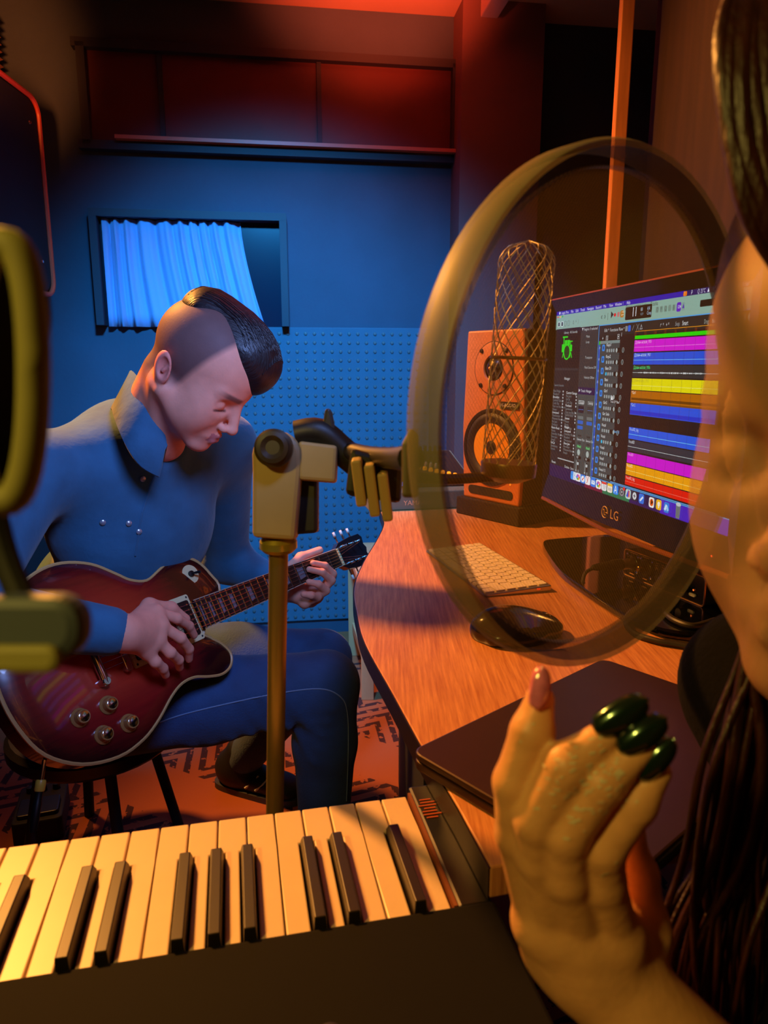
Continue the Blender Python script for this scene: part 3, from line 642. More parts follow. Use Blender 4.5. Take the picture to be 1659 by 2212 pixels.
# tracks window
R01(.2355, .108, 1, .93, (20, 17, 24)); R01(.2355, .108, 1, .165, (34, 36, 38)); R01(.2355, .165, .345, .205, (24, 25, 26))
R01(.2355, .19, .3455, .925, (58, 70, 72)); R01(.2355, .19, .3455, .205, (120, 140, 138)); R01(.236, .19, .2425, .21, (20, 190, 40)); R01(.236, .21, .2425, .925, (14, 92, 210))
for i, t_ in enumerate(('Edit', 'Functions', 'View')): TX((.26, .29, .335)[i], .137, t_ + ' \u02c5', .006, (205, 210, 210))
RR(.375, .137, .012, .026, (130, 138, 140)); RR(.39, .137, .014, .03, (20, 100, 225)); 
for i, t_ in enumerate(('\u2215', '\u2573', '\u25b3')): TX(.408 + .018 * i, .137, t_, .008, (200, 205, 205))
TX(.548, .137, '\u2196 \u02c5   + \u02c5', .007, (205, 210, 210)); TX(.625, .137, 'Snap:', .0065, (150, 155, 155)); TX(.66, .137, 'Smart', .007, (225, 230, 230)); TX(.77, .139, 'Drag:', .0065, (160, 165, 150)); TX(.81, .139, 'No Overlap', .007, (230, 232, 215))
for i, t_ in enumerate(('\u2666', 'I', '\u21d4', ':', '\u25cf', '\u25c9')): TX(.885 + .02 * i, .137, t_, .009, (200, 195, 165))
TX(.25, .178, '+   \u25a4', .008, (215, 220, 220)); TX(.33, .175, '\u25a3', .008, (210, 215, 215)); TX(.349, .165, '1', .007, (220, 225, 225))
tr_names = ['Keys1', 'Keys2', 'Bass DI', 'Bass', 'Gtr1', 'Gtr2', 'Gtr Solo', 'Vocal', 'Vocal', 'Vocal', 'Vocal', 'Vocal 11']
ys7 = [600, 683, 766, 847, 927, 1010, 1090, 1170, 1250, 1330, 1408, 1487]; xs7 = [488, 487, 486, 485, 484, 483, 481, 479, 477, 475, 474, 473]
for k in range(12):
    u, v = SU(1150 + xs7[k] / 3.259, 560 + ys7[k] / 3.259)
    R01(.2425, v + .034, .3455, v + .0355, (40, 50, 52)); RR(u, v, .014, .034, (30, 140, 235), .25); RR(u, v, .006, .018, (12, 60, 130), .4); TX(.2372, v, str(k + 29), .004, (200, 225, 250))
    TX(u + .0155, v - .014, tr_names[k], .0058, (235, 240, 240))
    for j in range(4): RR(u + .021 + .0115 * j, v + .015, .0075, .017, (40, 190, 230) if (j == 0 and k in (2, 8)) else (150, 162, 162), .25)
    RR(u + .078, v + .015, .034, .024, (14, 17, 18), .45); ELL(u + .07 + .012 * ((k * 5) % 4) / 3, v + .015, .005, .0115, (165, 178, 175)); ELL(u + .104, v + .015, .006, .0135, (140, 152, 150)); ELL(u + .104, v + .015, .0045, .0105, (70, 82, 82))
def region(x0, y0, x1, y1, col, k, line=None, name=None, ncol=(255, 255, 255)):
    a = RP(x0, y0, x1, y1, col, k)
    if line: LN(a[0], (a[1] + a[3]) / 2 + .006, a[2], (a[1] + a[3]) / 2 + .006, .0007, line)
    if name: TX(a[0] + .003, min(a[1], a[3]) + .010, name, .0055, ncol)
    return a
RP(97, 690, 1147, 595, (245, 160, 20), 5)
for k in range(9): u = .425 + .0515 * k; TX(u, .168, str(k + 2), .006, (150, 50, 10)); LN(u - .003, .158, u - .003, .178, .0006, (150, 60, 10))
for k in range(40): LN(.425 + .0129 * k, .186, .425 + .0129 * k, .192 + .004 * (k % 4 == 0), .0004, (90, 90, 90))
TX(.955, .165, '11', .006, (200, 190, 150))
dn = '\u0414\u0440\u0435\u043d\u044c-\u043d\u043e\u0432\u0430\u044f_'
region(97, 738, 1067, 714, (10, 220, 10), 5)
for k in range(4): LN(.47 + .105 * k, .205, .47 + .105 * k, .232, .0004, (60, 250, 60))
region(95, 792, 1130, 889, (218, 10, 214), 5, (240, 120, 235), dn + 'M01', (255, 170, 250))
region(93, 942, 1147, 1070, (16, 82, 222), 5, (110, 190, 250), dn + 'M01', (190, 215, 255))
a = region(90, 1088, 1110, 1245, (34, 44, 48), 5, (180, 190, 190), dn + 'M06', (60, 230, 120))
rr_ = random.Random(3); vm = (a[1] + a[3]) / 2 + .006; uu = a[0] + .03
while uu < a[2] - .1:
    hh = rr_.uniform(.0008, .0045); R01(uu, vm - hh, uu + .003, vm + hh, (230, 235, 235), 0); uu += rr_.uniform(.0032, .009)
a = region(85, 1238, 1135, 1428, (236, 226, 12), 5, (250, 245, 110), dn + 'M02', (200, 190, 40)); LAY[0] += 1
a = region(80, 1383, 1120, 1602, (186, 104, 6), 5, None, '*Gtr1', (250, 230, 200)); R01(a[0] + .004, a[1] + .034, a[2] - .02, a[1] + .046, (110, 62, 4)); R01(a[0] + .004, a[1] + .052, a[2] - .01, a[1] + .062, (130, 74, 6))
a = region(78, 1528, 1080, 1775, (22, 84, 228), 5, None, '*Gtr2', (190, 215, 255)); R01(a[0], a[1] + .036, a[2], a[1] + .054, (14, 50, 205))
region(697, 1166, 1262, 1343, (18, 90, 230), 7, (110, 205, 255), 'Vocal02_big', (190, 215, 255))
region(695, 1256, 1277, 1448, (40, 48, 62), 7, (190, 200, 200), 'Vocal03', (220, 230, 235))
region(693, 1346, 1262, 1548, (214, 8, 212), 7, None, 'Vocal01', (255, 170, 250))
region(689, 1426, 1246, 1647, (246, 164, 14), 7, (255, 225, 110), 'Vocal02', (255, 240, 200))
region(686, 1513, 1246, 1733, (232, 22, 10), 7, (250, 110, 90), 'Vocal02_big', (255, 200, 190))
for k in range(12): u = .428 + .0515 * k; LN(u, .19, u, .92, .0003, (44, 40, 50))
for a_, b_ in (((.2345, .108), (.2345, .93)), ((.2345, .93), (1, .93)), ((.2345, .108), (1, .108))): LN(*a_, *b_, .0012, (70, 165, 235))
R01(.345, .921, .93, .926, (90, 160, 220)); R01(.28, .905, .2801, .906, (0, 0, 0))
# pointer and tooltip
TX(.318, .486, '\u25b2', .008, (240, 240, 240)); RR(.335, .505, .045, .016, (20, 20, 22)); TX(.317, .505, 'Track 29 "Bass"', .0045, (230, 235, 235)); TX(.345, .657, 'Track 32', .0048, (110, 190, 250))
# dock
dock = [(313, 1527), (349, 1538), (384, 1550), (420, 1560), (459, 1573), (498, 1586), (538, 1598), (580, 1610), (623, 1622), (667, 1636), (712, 1650), (758, 1662), (808, 1680), (880, 1705), (931, 1720), (986, 1738), (1067, 1760)]
a = SU(1150 + 300 / 3.259, 560 + 1525 / 3.259); b = SU(1150 + 1100 / 3.259, 560 + 1765 / 3.259)
dcol = [(40, 150, 245), (240, 240, 245), (50, 140, 240), (245, 245, 245), (40, 130, 240), (248, 248, 248), (245, 245, 245), (250, 240, 220), (30, 140, 245), (90, 95, 100), (200, 225, 215), (40, 45, 55), (40, 120, 230), (245, 245, 240), (250, 190, 30), (30, 130, 230), (130, 135, 140)]
for k, (x, y) in enumerate(dock):
    u, v = SU(1150 + x / 3.259, 560 + y / 3.259)
    if k == 16:
        P = [(-.013, -.032), (.013, -.032), (.010, .034), (-.010, .034)]; LAY[0] += 1
        scr.add([(-SWd / 2 + wu(u + p) * SWd, yf + .001 - LAY[0] * 3e-6, zc + SHt / 2 - (v + q) * SHt) for p, q in reversed(P)], [(0, 1, 2, 3)], s2l((120, 128, 130))); ELL(u, v - .03, .0135, .009, (200, 205, 208)); [LN(u - .008 + .005 * j, v - .02, u - .007 + .0045 * j, v + .03, .0005, (70, 75, 78)) for j in range(4)]
        continue
    RR(u, v, .0285, .049, dcol[k], .24)
    if k == 0: R01(u, v - .024, u + .0138, v + .024, (215, 230, 245)); LN(u - .007, v - .008, u - .007, v - .001, .001, (20, 40, 90)); LN(u + .007, v - .008, u + .007, v - .001, .001, (20, 40, 90))
    elif k in (1, 5):
        cs = [(240, 70, 60), (250, 170, 30), (60, 190, 80), (40, 130, 240), (170, 70, 210), (240, 120, 160)]
        for j in range(6): ELL(u + .0065 * math.cos(j * 1.047), v + .0105 * math.sin(j * 1.047), .0045, .0075, cs[j])
    elif k == 2: ELL(u, v, .011, .0185, (240, 245, 250)); LN(u - .005, v + .009, u + .005, v - .009, .0018, (230, 50, 40))
    elif k == 3: TX(u - .0095, v, '\u0423', .013, (230, 30, 30))
    elif k == 4: R01(u - .010, v - .011, u + .010, v + .011, (235, 245, 255)); LN(u - .009, v - .009, u, v + .002, .0008, (60, 130, 220)); LN(u + .009, v - .009, u, v + .002, .0008, (60, 130, 220))
    elif k == 6: R01(u - .013, v - .023, u + .013, v - .011, (235, 60, 50)); TX(u - .0085, v + .006, '11', .010, (40, 40, 40))
    elif k == 7: R01(u - .013, v - .023, u + .013, v - .010, (250, 200, 40)); [R01(u - .010, v - .002 + j * .008, u + .010, v, (210, 205, 195)) for j in range(1, 3)]
    elif k == 8: TX(u - .0095, v, 'A', .014, (245, 250, 255))
    elif k == 9: ELL(u, v, .011, .019, (170, 175, 180)); ELL(u, v, .0085, .0145, (60, 64, 68)); ELL(u, v, .004, .007, (170, 175, 180)); ELL(u + .011, v - .02, .006, .010, (235, 50, 45))
    elif k == 10: LN(u - .006, v + .015, u + .004, v - .018, .005, (60, 90, 210)); LN(u + .006, v + .015, u + .004, v - .018, .003, (240, 80, 60))
    elif k == 11: ELL(u, v, .011, .019, (215, 220, 225)); LN(u - .006, v, u + .006, v, .0012, (40, 45, 55)); LN(u, v - .01, u, v + .01, .0012, (40, 45, 55))
    elif k == 12: LN(u - .008, v + .012, u + .008, v - .010, .003, (220, 235, 255))
    elif k == 13: ELL(u, v, .0105, .018, (240, 100, 30)); TX(u - .004, v, '\u25b6', .008, (60, 20, 10))
    elif k == 14: ELL(u, v - .003, .007, .012, (255, 245, 220)); R01(u - .003, v + .009, u + .003, v + .016, (255, 245, 220))
    elif k == 15: LN(u - .009, v + .014, u, v - .012, .004, (210, 235, 255)); LN(u + .009, v + .014, u + .002, v - .004, .004, (150, 205, 250))
sm = mat('screen_light', (0, 0, 0), .5, spec=0.2)
nt = sm.node_tree; at_ = nt.nodes.new('ShaderNodeAttribute'); at_.attribute_name = 'col'; bs = nt.nodes['Principled BSDF']
nt.links.new(at_.outputs['Color'], bs.inputs['Emission Color']); bs.inputs['Emission Strength'].default_value = 1.15; bs.inputs['Base Color'].default_value = (.004, .004, .004, 1); bs.inputs['Roughness'].default_value = .12
scr.build('screen', sm, mon)
MB().box((0, .215, .15), (.05, .03, .275)).build('stand_post', m_gloss, mon, bevel=.005)
MB().box((0, .11, .285), (.05, .2, .03)).build('stand_arm', m_gloss, mon, bevel=.004)
for _o in [o for o in bpy.data.objects if o.name == 'stand_neck']: bpy.data.objects.remove(_o, do_unlink=True)
# ------------------------------------------------------------------ computer keyboard
kx_ = Vector((.266, -.964, 0)); ky_ = Vector((.964, .266, 0))
kbd = thing('computer_keyboard', 'slim silver computer keyboard with white keys on the desk', 'keyboard', frame((.1722, 1.1909, DZ), kx_, ky_))
TL_ = math.atan2(.006, .115); KT = Matrix.Translation((0, 0, .0055)) @ Matrix.Rotation(TL_, 4, 'X')
m_alu = mat('aluminium', (205, 190, 172), .3, metal=.9)
MB().prism([(-.0575, 0.0), (.0575, 0.0), (.0575, .0108), (-.0575, .0046)], -.1395, .1395, YZ).build('case', m_alu, kbd, bevel=.002)
m_key = mat('white_key_plastic', (232, 222, 205), .45)
leg_ = MB(); rows = [('1234567890-=', 13), ('QWERTYUIOP[]', 13), ("ASDFGHJKL;'", 12), ('ZXCVBNM,./', 11)]
def kkey(x0, y0, w_, h_, t=''):
    M = KT @ Matrix.Translation((x0 + w_ / 2, y0 + h_ / 2, .0024))
    MB().prism(rrect(w_ - .0026, h_ - .0026, .0018, 2), 0, .0022, M).build('key', m_key, kbd)
    if t: text_mesh(t, .0055, M @ Matrix.Translation((0, 0, .00225)), leg_, None, 'CENTER')
x_l, x_r = -.1365, .1365; y_ = -.0545; P_ = .0182
ws = [.0182] * 3 + [.023, .0905, .023, .0182, .0182, .0182, .0182]; tot = sum(ws); ws = [w_ * .273 / tot for w_ in ws]; x = x_l
for w_, t in zip(ws, ['', '', '', '', '', '', '', '', '', '']): kkey(x, y_, w_, P_, t); x += w_
def krow(y, first, chars, last):
    x = x_l; kkey(x, y, first, P_); x += first; n = len(chars); w_ = (.273 - first - last) / n
    for c_ in chars: kkey(x, y, w_, P_, c_); x += w_
    kkey(x, y, last, P_)
krow(y_ + P_, .040, 'ZXCVBNM,./', .040); krow(y_ + 2 * P_, .032, "ASDFGHJKL;'", .032); krow(y_ + 3 * P_, .026, 'QWERTYUIOP[]', .026); krow(y_ + 4 * P_, .0185, '1234567890-=', .030)
x = x_l
for k in range(14): kkey(x, y_ + 5 * P_, .273 / 14, .0165, ''); x += .273 / 14
leg_.build('lettering', mat('grey_print', (110, 100, 92), .6), kbd)
MB().box((.1397, .035, .006), (.001, .006, .0025)).build('power_led', emis('red_switch', (230, 60, 20), .8), kbd)
# ------------------------------------------------------------------ mouse
mou = thing('computer_mouse', 'black sculpted wireless mouse on the bare desk top', 'mouse', frame((.172, .885, DZ), (.985, .17, 0), (-.17, .985, 0)))
Mm = mou.matrix_world; R3 = np.array(Mm.to_3x3())
def ml(x, y, z): return Mm @ Vector((x, y, z))
pr_ = [ell(ml(-.012, 0, .010), (.048, .036, .031), R3, .02), ell(ml(.03, .002, .008), (.038, .031, .020), R3, .02), ell(ml(-.008, -.03, .008), (.036, .016, .014), R3, .015), ell(ml(.064, 0, .045), (.03, .012, .03), R3, -.004), ell(ml(0, 0, -.06), (.2, .2, .06), R3, -.003)]
sdf_obj('shell', sdf_mesh(pr_, .0016), mat('mouse_black', (22, 20, 20), .22, coat=.4), mou, smooth_it=3)
MB().lathe([(.011, -.004), (.0115, -.003), (.0115, .003), (.011, .004)], (.040, .002, .018), (0, 1, 0), 20).build('scroll_wheel', mat('wheel_steel', (90, 84, 80), .3, metal=1), mou, smooth=True)
mb = MB(); mb.tube([(.018, 0.001, .0305), (.03, .001, .0275), (.05, .001, .0215), (.062, .001, .0155)], .0006, 6); mb.build('button_seam', m_blackm, mou)
for k in range(2): MB().prism(rrect(.018, .006, .002, 2), 0, .003, Matrix.Translation((-.002 + k * .02, -.037, .021)) @ Matrix.Rotation(math.radians(60), 4, 'X')).build('thumb_button', mat('button_grey', (46, 42, 40), .35), mou)
# ------------------------------------------------------------------ laptop (closed)
la = Vector((.023, .571, 0)); lb = Vector((.255, .773, 0)); lx = (lb - la).normalized(); ly = Vector((lx.y, -lx.x, 0))
lap = thing('closed_laptop', 'dark closed laptop lying at the near end of the desk behind the hand', 'laptop', frame((la.x, la.y, DZ + .001), lx, -ly))
sub = Matrix.Translation((.154, -.107, 0))
m_lap = mat('dark_anodised', (62, 40, 30), .38, metal=.4, var=.06)
MB().prism(rrect(.308, .214, .012, 5), 0, .0085, sub).build('lower_case', m_lap, lap, bevel=.002)
MB().prism(rrect(.308, .214, .012, 5), .0092, .0155, sub).build('lid', m_lap, lap, bevel=.002)
MB().prism(rrect(.300, .206, .010, 5), .0080, .0095, sub).build('seam_gasket', m_blackm, lap)
for dx in (-.1, .1): MB().cyl((.154 + dx - .02, -.2135, .0088), (.154 + dx + .02, -.2135, .0088), .004, n=12).build('hinge', m_black, lap)
for dx, dy in ((.02, -.02), (.288, -.02), (.288, -.19), (.02, -.19)): MB().lathe([(.006, -.001), (.006, 0), (0, .0002)], (dx, dy, 0), (0, 0, 1), 12).build('foot', m_blackm, lap)
# ------------------------------------------------------------------ audio interface on the monitor base
i0 = PZ(1348, 1240, DZ + .0145); i1 = PZ(1521, 1312, DZ + .0145); ix = (i1 - i0); IWd = ix.length; ix.normalize(); iy = Vector((-ix.y, ix.x, 0))
if iy.x < 0: iy = -iy
ai = thing('audio_interface', 'black audio interface with a microphone plug under the monitor', 'audio interface', frame((i0.x, i0.y, DZ + .0145), ix, iy))
IH_ = .044
MB().prism(rrect(IWd, IH_, .006, 4, IWd / 2, IH_ / 2), -.105, -.002, XZ).build('chassis', mat('interface_black', (26, 23, 22), .4, metal=.3), ai, bevel=.001)
mb = MB(); mb.tube([(x, -.001, z) for x, z in rrect(IWd, IH_, .006, 4, IWd / 2, IH_ / 2)], .0016, 6, True); mb.build('rim', mat('rim_bronze', (190, 150, 120), .3, metal=1), ai, smooth=True)
MB().prism(rrect(IWd - .003, IH_ - .003, .005, 4, IWd / 2, IH_ / 2), -.003, -.0005, XZ).build('faceplate', mat('faceplate_black', (14, 12, 12), .25), ai)
for k, cx in enumerate((.020, .052)):
    MB().lathe([(.0135, 0), (.0135, .002), (.0125, .003), (.0115, .003), (.0115, .0005)], (cx, -.001, .024), (0, -1, 0), 28).build('input_socket', mat('socket_grey', (70, 62, 58), .3, metal=.8), ai, smooth=True)
    for sx_, sz_ in ((-1, 1), (1, 1), (1, -1)): MB().lathe([(.0022, 0), (.0022, .001), (0, .0016)], (cx + sx_ * .0125, -.001, .024 + sz_ * .0125), (0, -1, 0), 8).build('screw', m_chrome, ai)
MB().lathe([(.0042, 0), (.0042, .016), (.0036, .0165), (.0018, .0165), (.0018, .012)], (.052, -.001, .024), (0, -1, 0), 16).build('plug_adapter', mat('gold_plate', (225, 170, 90), .25, metal=1), ai, smooth=True)
for k, cx in enumerate((.088, .112, .136)): MB().lathe([(.0075, 0), (.0075, .006), (.006, .009), (0, .009)], (cx, -.001, .018), (0, -1, 0), 20).build('knob', m_black, ai, smooth=True)
mk = MB()
for cx in (.075, .088, .1, .112, .124):
    for z in (.031, .0345, .038): mk.box((cx, -.0007, z), (.005, .0004, .0008))
    mk.tube([(cx - .003, -.0007, .026), (cx - .003, -.0007, .029), (cx + .003, -.0007, .029), (cx + .003, -.0007, .026)], .0003, 4)
mk.box((.022, -.0007, .0405), (.018, .0004, .0012)); mk.box((.05, -.0007, .0405), (.014, .0004, .0012)); mk.box((.02, -.0007, .006), (.012, .0004, .0014)); mk.box((.05, -.0007, .006), (.010, .0004, .0014))
mk.build('panel_print', mat('bronze_print', (190, 140, 100), .5), ai)
MB().prism(rrect(.012, .0045, .002, 3, IWd - .022, .012), .0005, .003, XZ).build('button', mat('pale_button', (190, 185, 185), .4), ai)
MB().lathe([(.0014, 0), (0, .0006)], (IWd - .022, -.0008, .019), (0, -1, 0), 8).build('power_led', emis('orange_led', (255, 110, 40), 1.5), ai)
Ma = ai.matrix_world
xl = thing('microphone_cable', 'black microphone cable with a silver-ringed plug in the audio interface', 'cable', Ma @ Matrix.Translation((.020, -.003, .024)))
MB().lathe([(.0085, 0), (.0085, .020), (.0088, .021)], (0, 0, 0), (0, -1, 0), 20).build('plug_sleeve', mat('brushed_silver', (185, 160, 160), .3, metal=.9), xl, smooth=True)
MB().lathe([(.0092, .020), (.0092, .036), (.0075, .040), (.0065, .060), (.0045, .074), (.003, .076)], (0, 0, 0), (0, -1, 0), 20).build('plug_boot', m_black, xl, smooth=True)
Ix = xl.matrix_world.inverted(); pts = [Vector((0, -.070, 0)), Vector((.002, -.088, -.006)), Vector((.012, -.10, -.016))] + [Ix @ (PZ(x, y, DZ + .0185)) for x, y in ((1262, 1262), (1300, 1290))]
for p_ in pts[3:]: p_.z = max(p_.z, -.022)
mb = MB(); mb.tube(catmull(pts[:4], 6, False), .0028, 8); mb.build('lead', m_blackm, xl, smooth=True)
cl = MB(); cl.tube(catmull([PZ(x, y, DZ + z) for x, y, z in ((1440, 1304, .019), (1402, 1306, .019), (1368, 1319, .016), (1352, 1342, .0055), (1370, 1368, .0045), (1415, 1384, .0045), (1460, 1392, .0045), (1520, 1402, .0045), (1590, 1412, .0045))], 8, False), .0043, 10)
tag(cl.build('looped_cable', mat('cable_rubber', (40, 32, 22), .5), None, smooth=True), 'thick black cable lying in a loop on the desk beside the audio interface', 'cable')
cl = MB(); cl.tube(catmull([PZ(x, y, DZ + .0190) for x, y in ((1436, 1312), (1440, 1326), (1462, 1342), (1500, 1352), (1545, 1340))], 8, False), .0043, 10)
tag(cl.build('short_cable', mat('cable_rubber', (40, 32, 22), .5), None, smooth=True), 'short black cable end curving inside the cable loop on the desk', 'cable')

# ================================================================== SYNTH KEYBOARD in the foreground
SZ = .72
syn = thing('synthesizer', 'black stage keyboard with cream and black keys seen from its rear edge', 'synthesizer', frame((.020, .573, SZ), (-.978, -.208, 0), (.208, -.978, 0)))
NW, KP, KL = 17, .0236, .139
m_wk = mat('ivory_key', (228, 200, 172), .38, var=.04); m_bk = mat('ebony_key', (30, 22, 16), .42)
def wkey_mesh(lcut, rcut):
    x0, x1 = .0006, KP - .0006; a = x0 + (.0058 if lcut else 0); b = x1 - (.0058 if rcut else 0)
    return [(x0, 0), (x1, 0), (x1, .044), (b, .044), (b, KL), (a, KL), (a, .044), (x0, .044)]
hasb = [True, False, True, True, False, True, True]
cache = {}
for i in range(NW):
    nt_ = i % 7; rc = hasb[nt_]; lc_ = hasb[(i - 1) % 7] and i > 0; key = (lc_, rc)
    if key not in cache:
        o = MB().prism(wkey_mesh(*key), -.018, 0).build('white_key', m_wk, syn, bevel=.0012); cache[key] = o
    else:
        o = cache[key].copy(); COL.objects.link(o); o.parent = syn
    o.location = (i * KP, 0, 0)
bk0 = None
for i in range(NW - 1):
    if not hasb[i % 7]: continue
    if bk0 is None:
        b = MB(); w_ = .0052; V = []
        for y, z, ww in ((.0465, -.016, w_ + .0006), (.0465, .004, w_), (.052, .0115, w_ - .0012), (KL + .001, .0125, w_ - .0012), (KL + .001, -.016, w_ + .0006)):
            V += [(-ww, y, z), (ww, y, z)]
        b.add(V, [(0, 1, 3, 2), (2, 3, 5, 4), (4, 5, 7, 6), (6, 7, 9, 8), (8, 9, 1, 0), (0, 2, 4, 6, 8), (9, 7, 5, 3, 1)])
        bk0 = o = b.build('black_key', m_bk, syn, bevel=.0008)
    else: o = bk0.copy(); COL.objects.link(o); o.parent = syn
    o.location = ((i + 1) * KP, 0, 0)
LX = NW * KP
MB().prism([(-.032, -.012), (LX + .03, -.012), (LX + .03, .30), (-.032, .30)], -.075, -.022).build('key_bed', m_black, syn, bevel=.003)
MB().prism([(-.030, KL + .003), (LX + .03, KL + .003), (LX + .03, .30), (-.030, .30)], -.022, .006).build('rear_panel', mat('synth_panel', (10, 8, 7), .8, spec=.2, var=.1), syn, bevel=.003)
MB().prism([(-.030, -.012), (-.004, -.012), (-.004, KL + .002), (-.030, KL + .002)], -.022, .002).build('end_cheek', m_black, syn, bevel=.003)
MB().prism([(-.0040, .0), (-.0012, .0), (-.0012, KL), (-.0040, KL)], -.020, .003).build('cheek_strip', mat('brown_felt', (128, 66, 30), .7), syn)
mk = MB()
for k in range(7): mk.box((-.014 - .0012 * (k % 2), .012 + k * .0042, .0024), (.010 + .003 * (k % 3), .0012, .0006))
mk.build('panel_print', mat('orange_print', (190, 84, 34), .5), syn)
for k in range(4): MB().lathe([(.008, 0), (.007, .010), (0, .011)], (.10 + k * .06, .23, .006), (0, 0, 1), 16).build('knob', m_black, syn, smooth=True)
ks = thing('keyboard_stand', 'black metal stand under the stage keyboard', 'stand', frame((.020, .573, 0), (-.978, -.208, 0), (.208, -.978, 0)))
for X in (.04, .36):
    MB().box((X, .10, .328), (.03, .03, .63)).build('post', m_blackm, ks); MB().box((X, .10, .634), (.03, .26, .02)).build('arm', m_blackm, ks); MB().box((X, .15, .012), (.03, .24, .024)).build('foot', m_blackm, ks)
MB().box((.2, .10, .3), (.3, .02, .03)).build('crossbar', m_blackm, ks)

# ================================================================== MICROPHONE STAND, POP FILTER, MICROPHONE
m_olive = mat('olive_metal', (172, 150, 100), .5, var=.08, vscale=20); m_dark = mat('clamp_black', (24, 22, 20), .45)
D0 = .62
pt = PD(602, 1165, D0); base = Vector((-.142, .665, 0))
ms = thing('microphone_stand', 'slim microphone stand with a tan clutch and round knob behind the keys', 'microphone stand', base)
def WMB(): return MB()
b = MB(); b.cyl(base + Vector((0, 0, .02)), pt, .0088, .0088, 16); b.build('pole', mat('stand_tan', (150, 130, 80), .35, metal=.5), ms, smooth=True, world=True)
MB().lathe([(.12, 0), (.12, .012), (.10, .022), (.016, .028), (.012, .05)], (0, 0, 0), (0, 0, 1), 40).build('base', m_black, ms, smooth=True)
b = MB(); b.lathe([(.013, 0), (.017, .004), (.017, .010), (.014, .014)], PD(602, 1192, D0), (0, 0, 1), 20); b.build('collar', mat('brass_collar', (190, 180, 80), .3, metal=.6), ms, smooth=True, world=True)
vr = Vector((1, 0, 0)); vu = Vector((0, _s, _c)); vf = Vector((0, _c, -_s))
def VM(px, py, D, rot=0): return frame(PD(px, py, D), vr * math.cos(rot) + vu * math.sin(rot), -vr * math.sin(rot) + vu * math.cos(rot))      # view-aligned local frame, z towards the camera
k_ = D0 / FPX / _c
b = MB(); b.prism([(x * k_, y * k_) for x, y in [(-46, -112), (44, -116), (52, 30)] + [(52 * math.cos(a), 62 + 52 * math.sin(a)) for a in np.linspace(0, math.pi, 12)] + [(-50, 30)]], -.014, .014, VM(600, 1048, D0, -.03)); b.build('clutch', m_olive, ms, bevel=.004, world=True)
b = MB(); b.lathe([(.0165, .014), (.0165, .020), (.0135, .022), (.0135, .026), (.010, .027), (.006, .024), (0, .024)], PD(598, 972, D0), -vf, 32); b.build('knob', mat('knob_rubber', (60, 50, 32), .4), ms, smooth=True, world=True)
b = MB(); b.prism([(-40 * k_, -42 * k_), (38 * k_, -48 * k_), (42 * k_, 30 * k_), (-40 * k_, 40 * k_)], -.012, .012, VM(688, 995, D0 + .004)); b.build('elbow', m_olive, ms, bevel=.003, world=True)
b = MB(); b.prism([(-45 * k_, -118 * k_), (36 * k_, -112 * k_), (36 * k_, 35 * k_), (-45 * k_, 70 * k_)], -.010, .010, VM(652, 1040, D0 + .014)); b.build('rear_plate', m_dark, ms, bevel=.003, world=True)
b = MB(); b.tube(catmull([PD(640, 940, D0 + .012), PD(690, 935, D0 + .012), PD(740, 975, D0 + .012), PD(770, 1000, D0 + .01)], 5, False), .013, 12); b.build('swivel', m_dark, ms, smooth=True, world=True)
b = MB(); b.prism([(-34 * k_, -50 * k_), (40 * k_, -50 * k_), (16 * k_, 10 * k_), (8 * k_, 50 * k_), (-4 * k_, 52 * k_), (-12 * k_, 10 * k_)], -.006, .006, VM(708, 935, D0 + .01)); b.build('wing_nut', m_dark, ms, bevel=.004, world=True)

# pop filter: yawed hoop with fine thread mesh
RC = PD(1318, 903, .455); YAW = math.radians(38); RR_ = .159
pn_ = Vector((math.sin(YAW), math.cos(YAW), 0)); pxd = Vector((math.cos(YAW), -math.sin(YAW), 0))     # left edge farther
pxd = Vector((math.cos(YAW), math.sin(YAW), 0)); pn_ = Vector((math.sin(YAW), -math.cos(YAW), 0))    # left edge nearer
MP = frame(RC, pxd, Vector((0, 0, 1)))
pop = thing('pop_filter', 'large round pop filter hoop with fine mesh on the microphone stand', 'pop filter', MP)
m_hoop = mat('hoop_olive', (150, 140, 110), .5, var=.06, ghost=.5)
m_hoopin = mat('hoop_dark', (34, 26, 16), .5, ghost=.55)
b = MB(); n = 96; V = []
for r, h in ((RR_ - .003, -.011), (RR_, -.012), (RR_ + .002, -.008), (RR_ + .002, .008), (RR_, .012), (RR_ - .003, .011)): V += [(r * math.cos(2 * math.pi * k / n), r * math.sin(2 * math.pi * k / n), h) for k in range(n)]
b.add(V, [(i * n + k, i * n + (k + 1) % n, ((i + 1) % 6) * n + (k + 1) % n, ((i + 1) % 6) * n + k) for i in range(6) for k in range(n)]); b.build('hoop', m_hoop, pop, smooth=True)
b = MB(); n = 96
V = []
for r, h in ((RR_ - .0032, -.011), (RR_ - .0032, .011), (RR_ - .012, .004), (RR_ - .012, -.004)): V += [(r * math.cos(2 * math.pi * k / n), r * math.sin(2 * math.pi * k / n), h) for k in range(n)]
b.add(V, [(i * n + k, i * n + (k + 1) % n, ((i + 1) % 4) * n + (k + 1) % n, ((i + 1) % 4) * n + k) for i in range(4) for k in range(n)]); b.build('inner_hoop', m_hoopin, pop, smooth=True)
th = MB(); Rt = RR_ - .011
